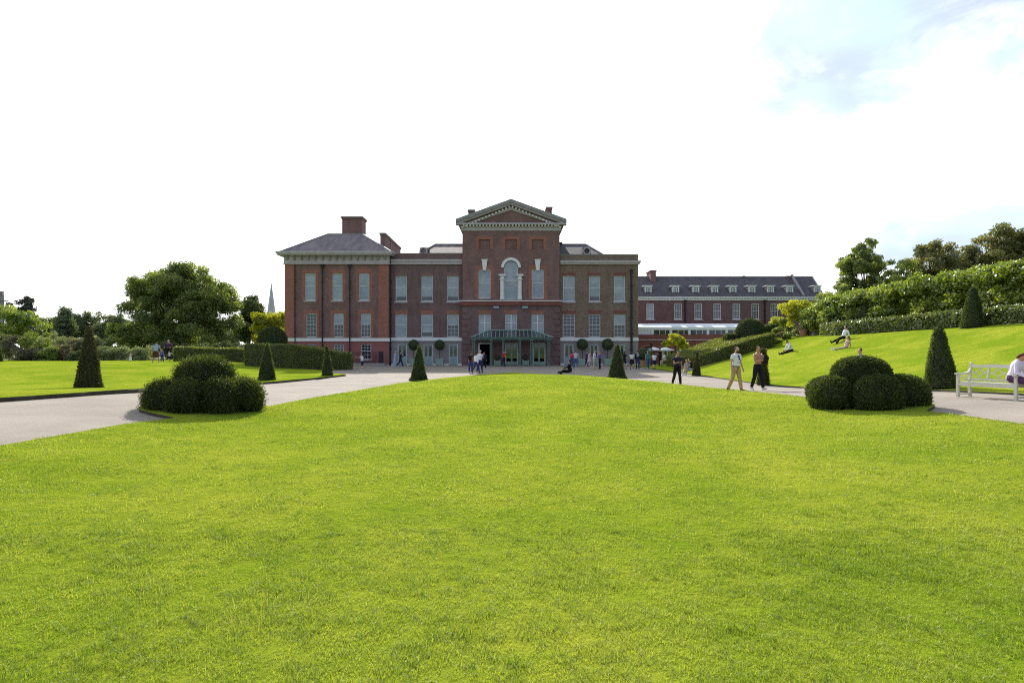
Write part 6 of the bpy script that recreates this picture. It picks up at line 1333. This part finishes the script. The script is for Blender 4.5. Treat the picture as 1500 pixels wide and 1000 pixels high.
# clouds: thin bright veil nearly everywhere ahead, torn open to the upper right and behind the viewer
dm = t.n('ShaderNodeMapping', None, Vector=d, Scale=(1.5, 1.5, 2.6), Rotation=(0, R(12), 0)).outputs[0]
nz = t.noise(dm, 4.2, 7, 0.62, 0.5); nz2 = t.noise(dm, 12.0, 6, 0.65, 0.5)
f = t.math('ADD', t.math('MULTIPLY', nz, 0.8), t.math('MULTIPLY', nz2, 0.2))
right = t.math('MAXIMUM', t.math('MULTIPLY', t.ramp(s.outputs[0], 0.20, 0.34), t.ramp(s.outputs[2], 0.22, 0.36)), t.math('MULTIPLY', t.math('MULTIPLY', t.ramp(s.outputs[0], 0.40, 0.52), t.ramp(s.outputs[2], 0.08, 0.12)), t.math('MULTIPLY', t.ramp(s.outputs[2], 0.22, 0.16), 1.15)))
back = t.ramp(s.outputs[1], 0.25, -0.35)
openness = t.math('MAXIMUM', t.math('MULTIPLY', right, 0.45), t.math('MULTIPLY', back, 0.24))
blue = t.math('MULTIPLY', t.ramp(t.math('ADD', f, openness), 0.60, 1.02), 1.0)
zen = t.ramp(s.outputs[2], 0.5, 0.85)
veil = t.mix(t.math('MAXIMUM', back, zen), c4((11.6, 11.7, 11.9)), c4((4.0, 4.5, 5.4)))
lav = t.noise(dm, 2.2, 3, 0.5)
skyc = t.mix(0.22, t.mix(1.0, sky.outputs[0], c4((0.72, 0.96, 0.98)), 'MULTIPLY'), veil)
skyc = t.mix(t.math('MULTIPLY', t.ramp(lav, 0.48, 0.66), 0.75), skyc, c4((4.0, 4.3, 5.6)))
cc = t.mix(blue, veil, skyc)
bg = t.n('ShaderNodeBackground', None, Color=cc, Strength=0.1)
t.n('ShaderNodeOutputWorld', None, Surface=bg.outputs[0])

cam = bpy.data.cameras.new('camera'); co = bpy.data.objects.new('camera', cam); col.objects.link(co)
co.location = (0, 0, EH); co.rotation_euler = (R(90), 0, 0); cam.sensor_width = 36; cam.lens = 36 * F / 1500; cam.shift_y = (HY - 500) / 1500
cam.clip_start = 0.1; cam.clip_end = 6000
sc.camera = co
sc.view_settings.view_transform = 'Standard'; sc.view_settings.look = 'None'; sc.view_settings.exposure = 0.75; sc.view_settings.gamma = 1
sc.render.film_transparent = False; sc.cycles.use_denoising = False; sc.cycles.pixel_filter_type = 'BLACKMAN_HARRIS'; sc.cycles.filter_width = 1.15
sc.cycles.max_bounces = 6; sc.cycles.diffuse_bounces = 3; sc.cycles.glossy_bounces = 3; sc.cycles.transmission_bounces = 4
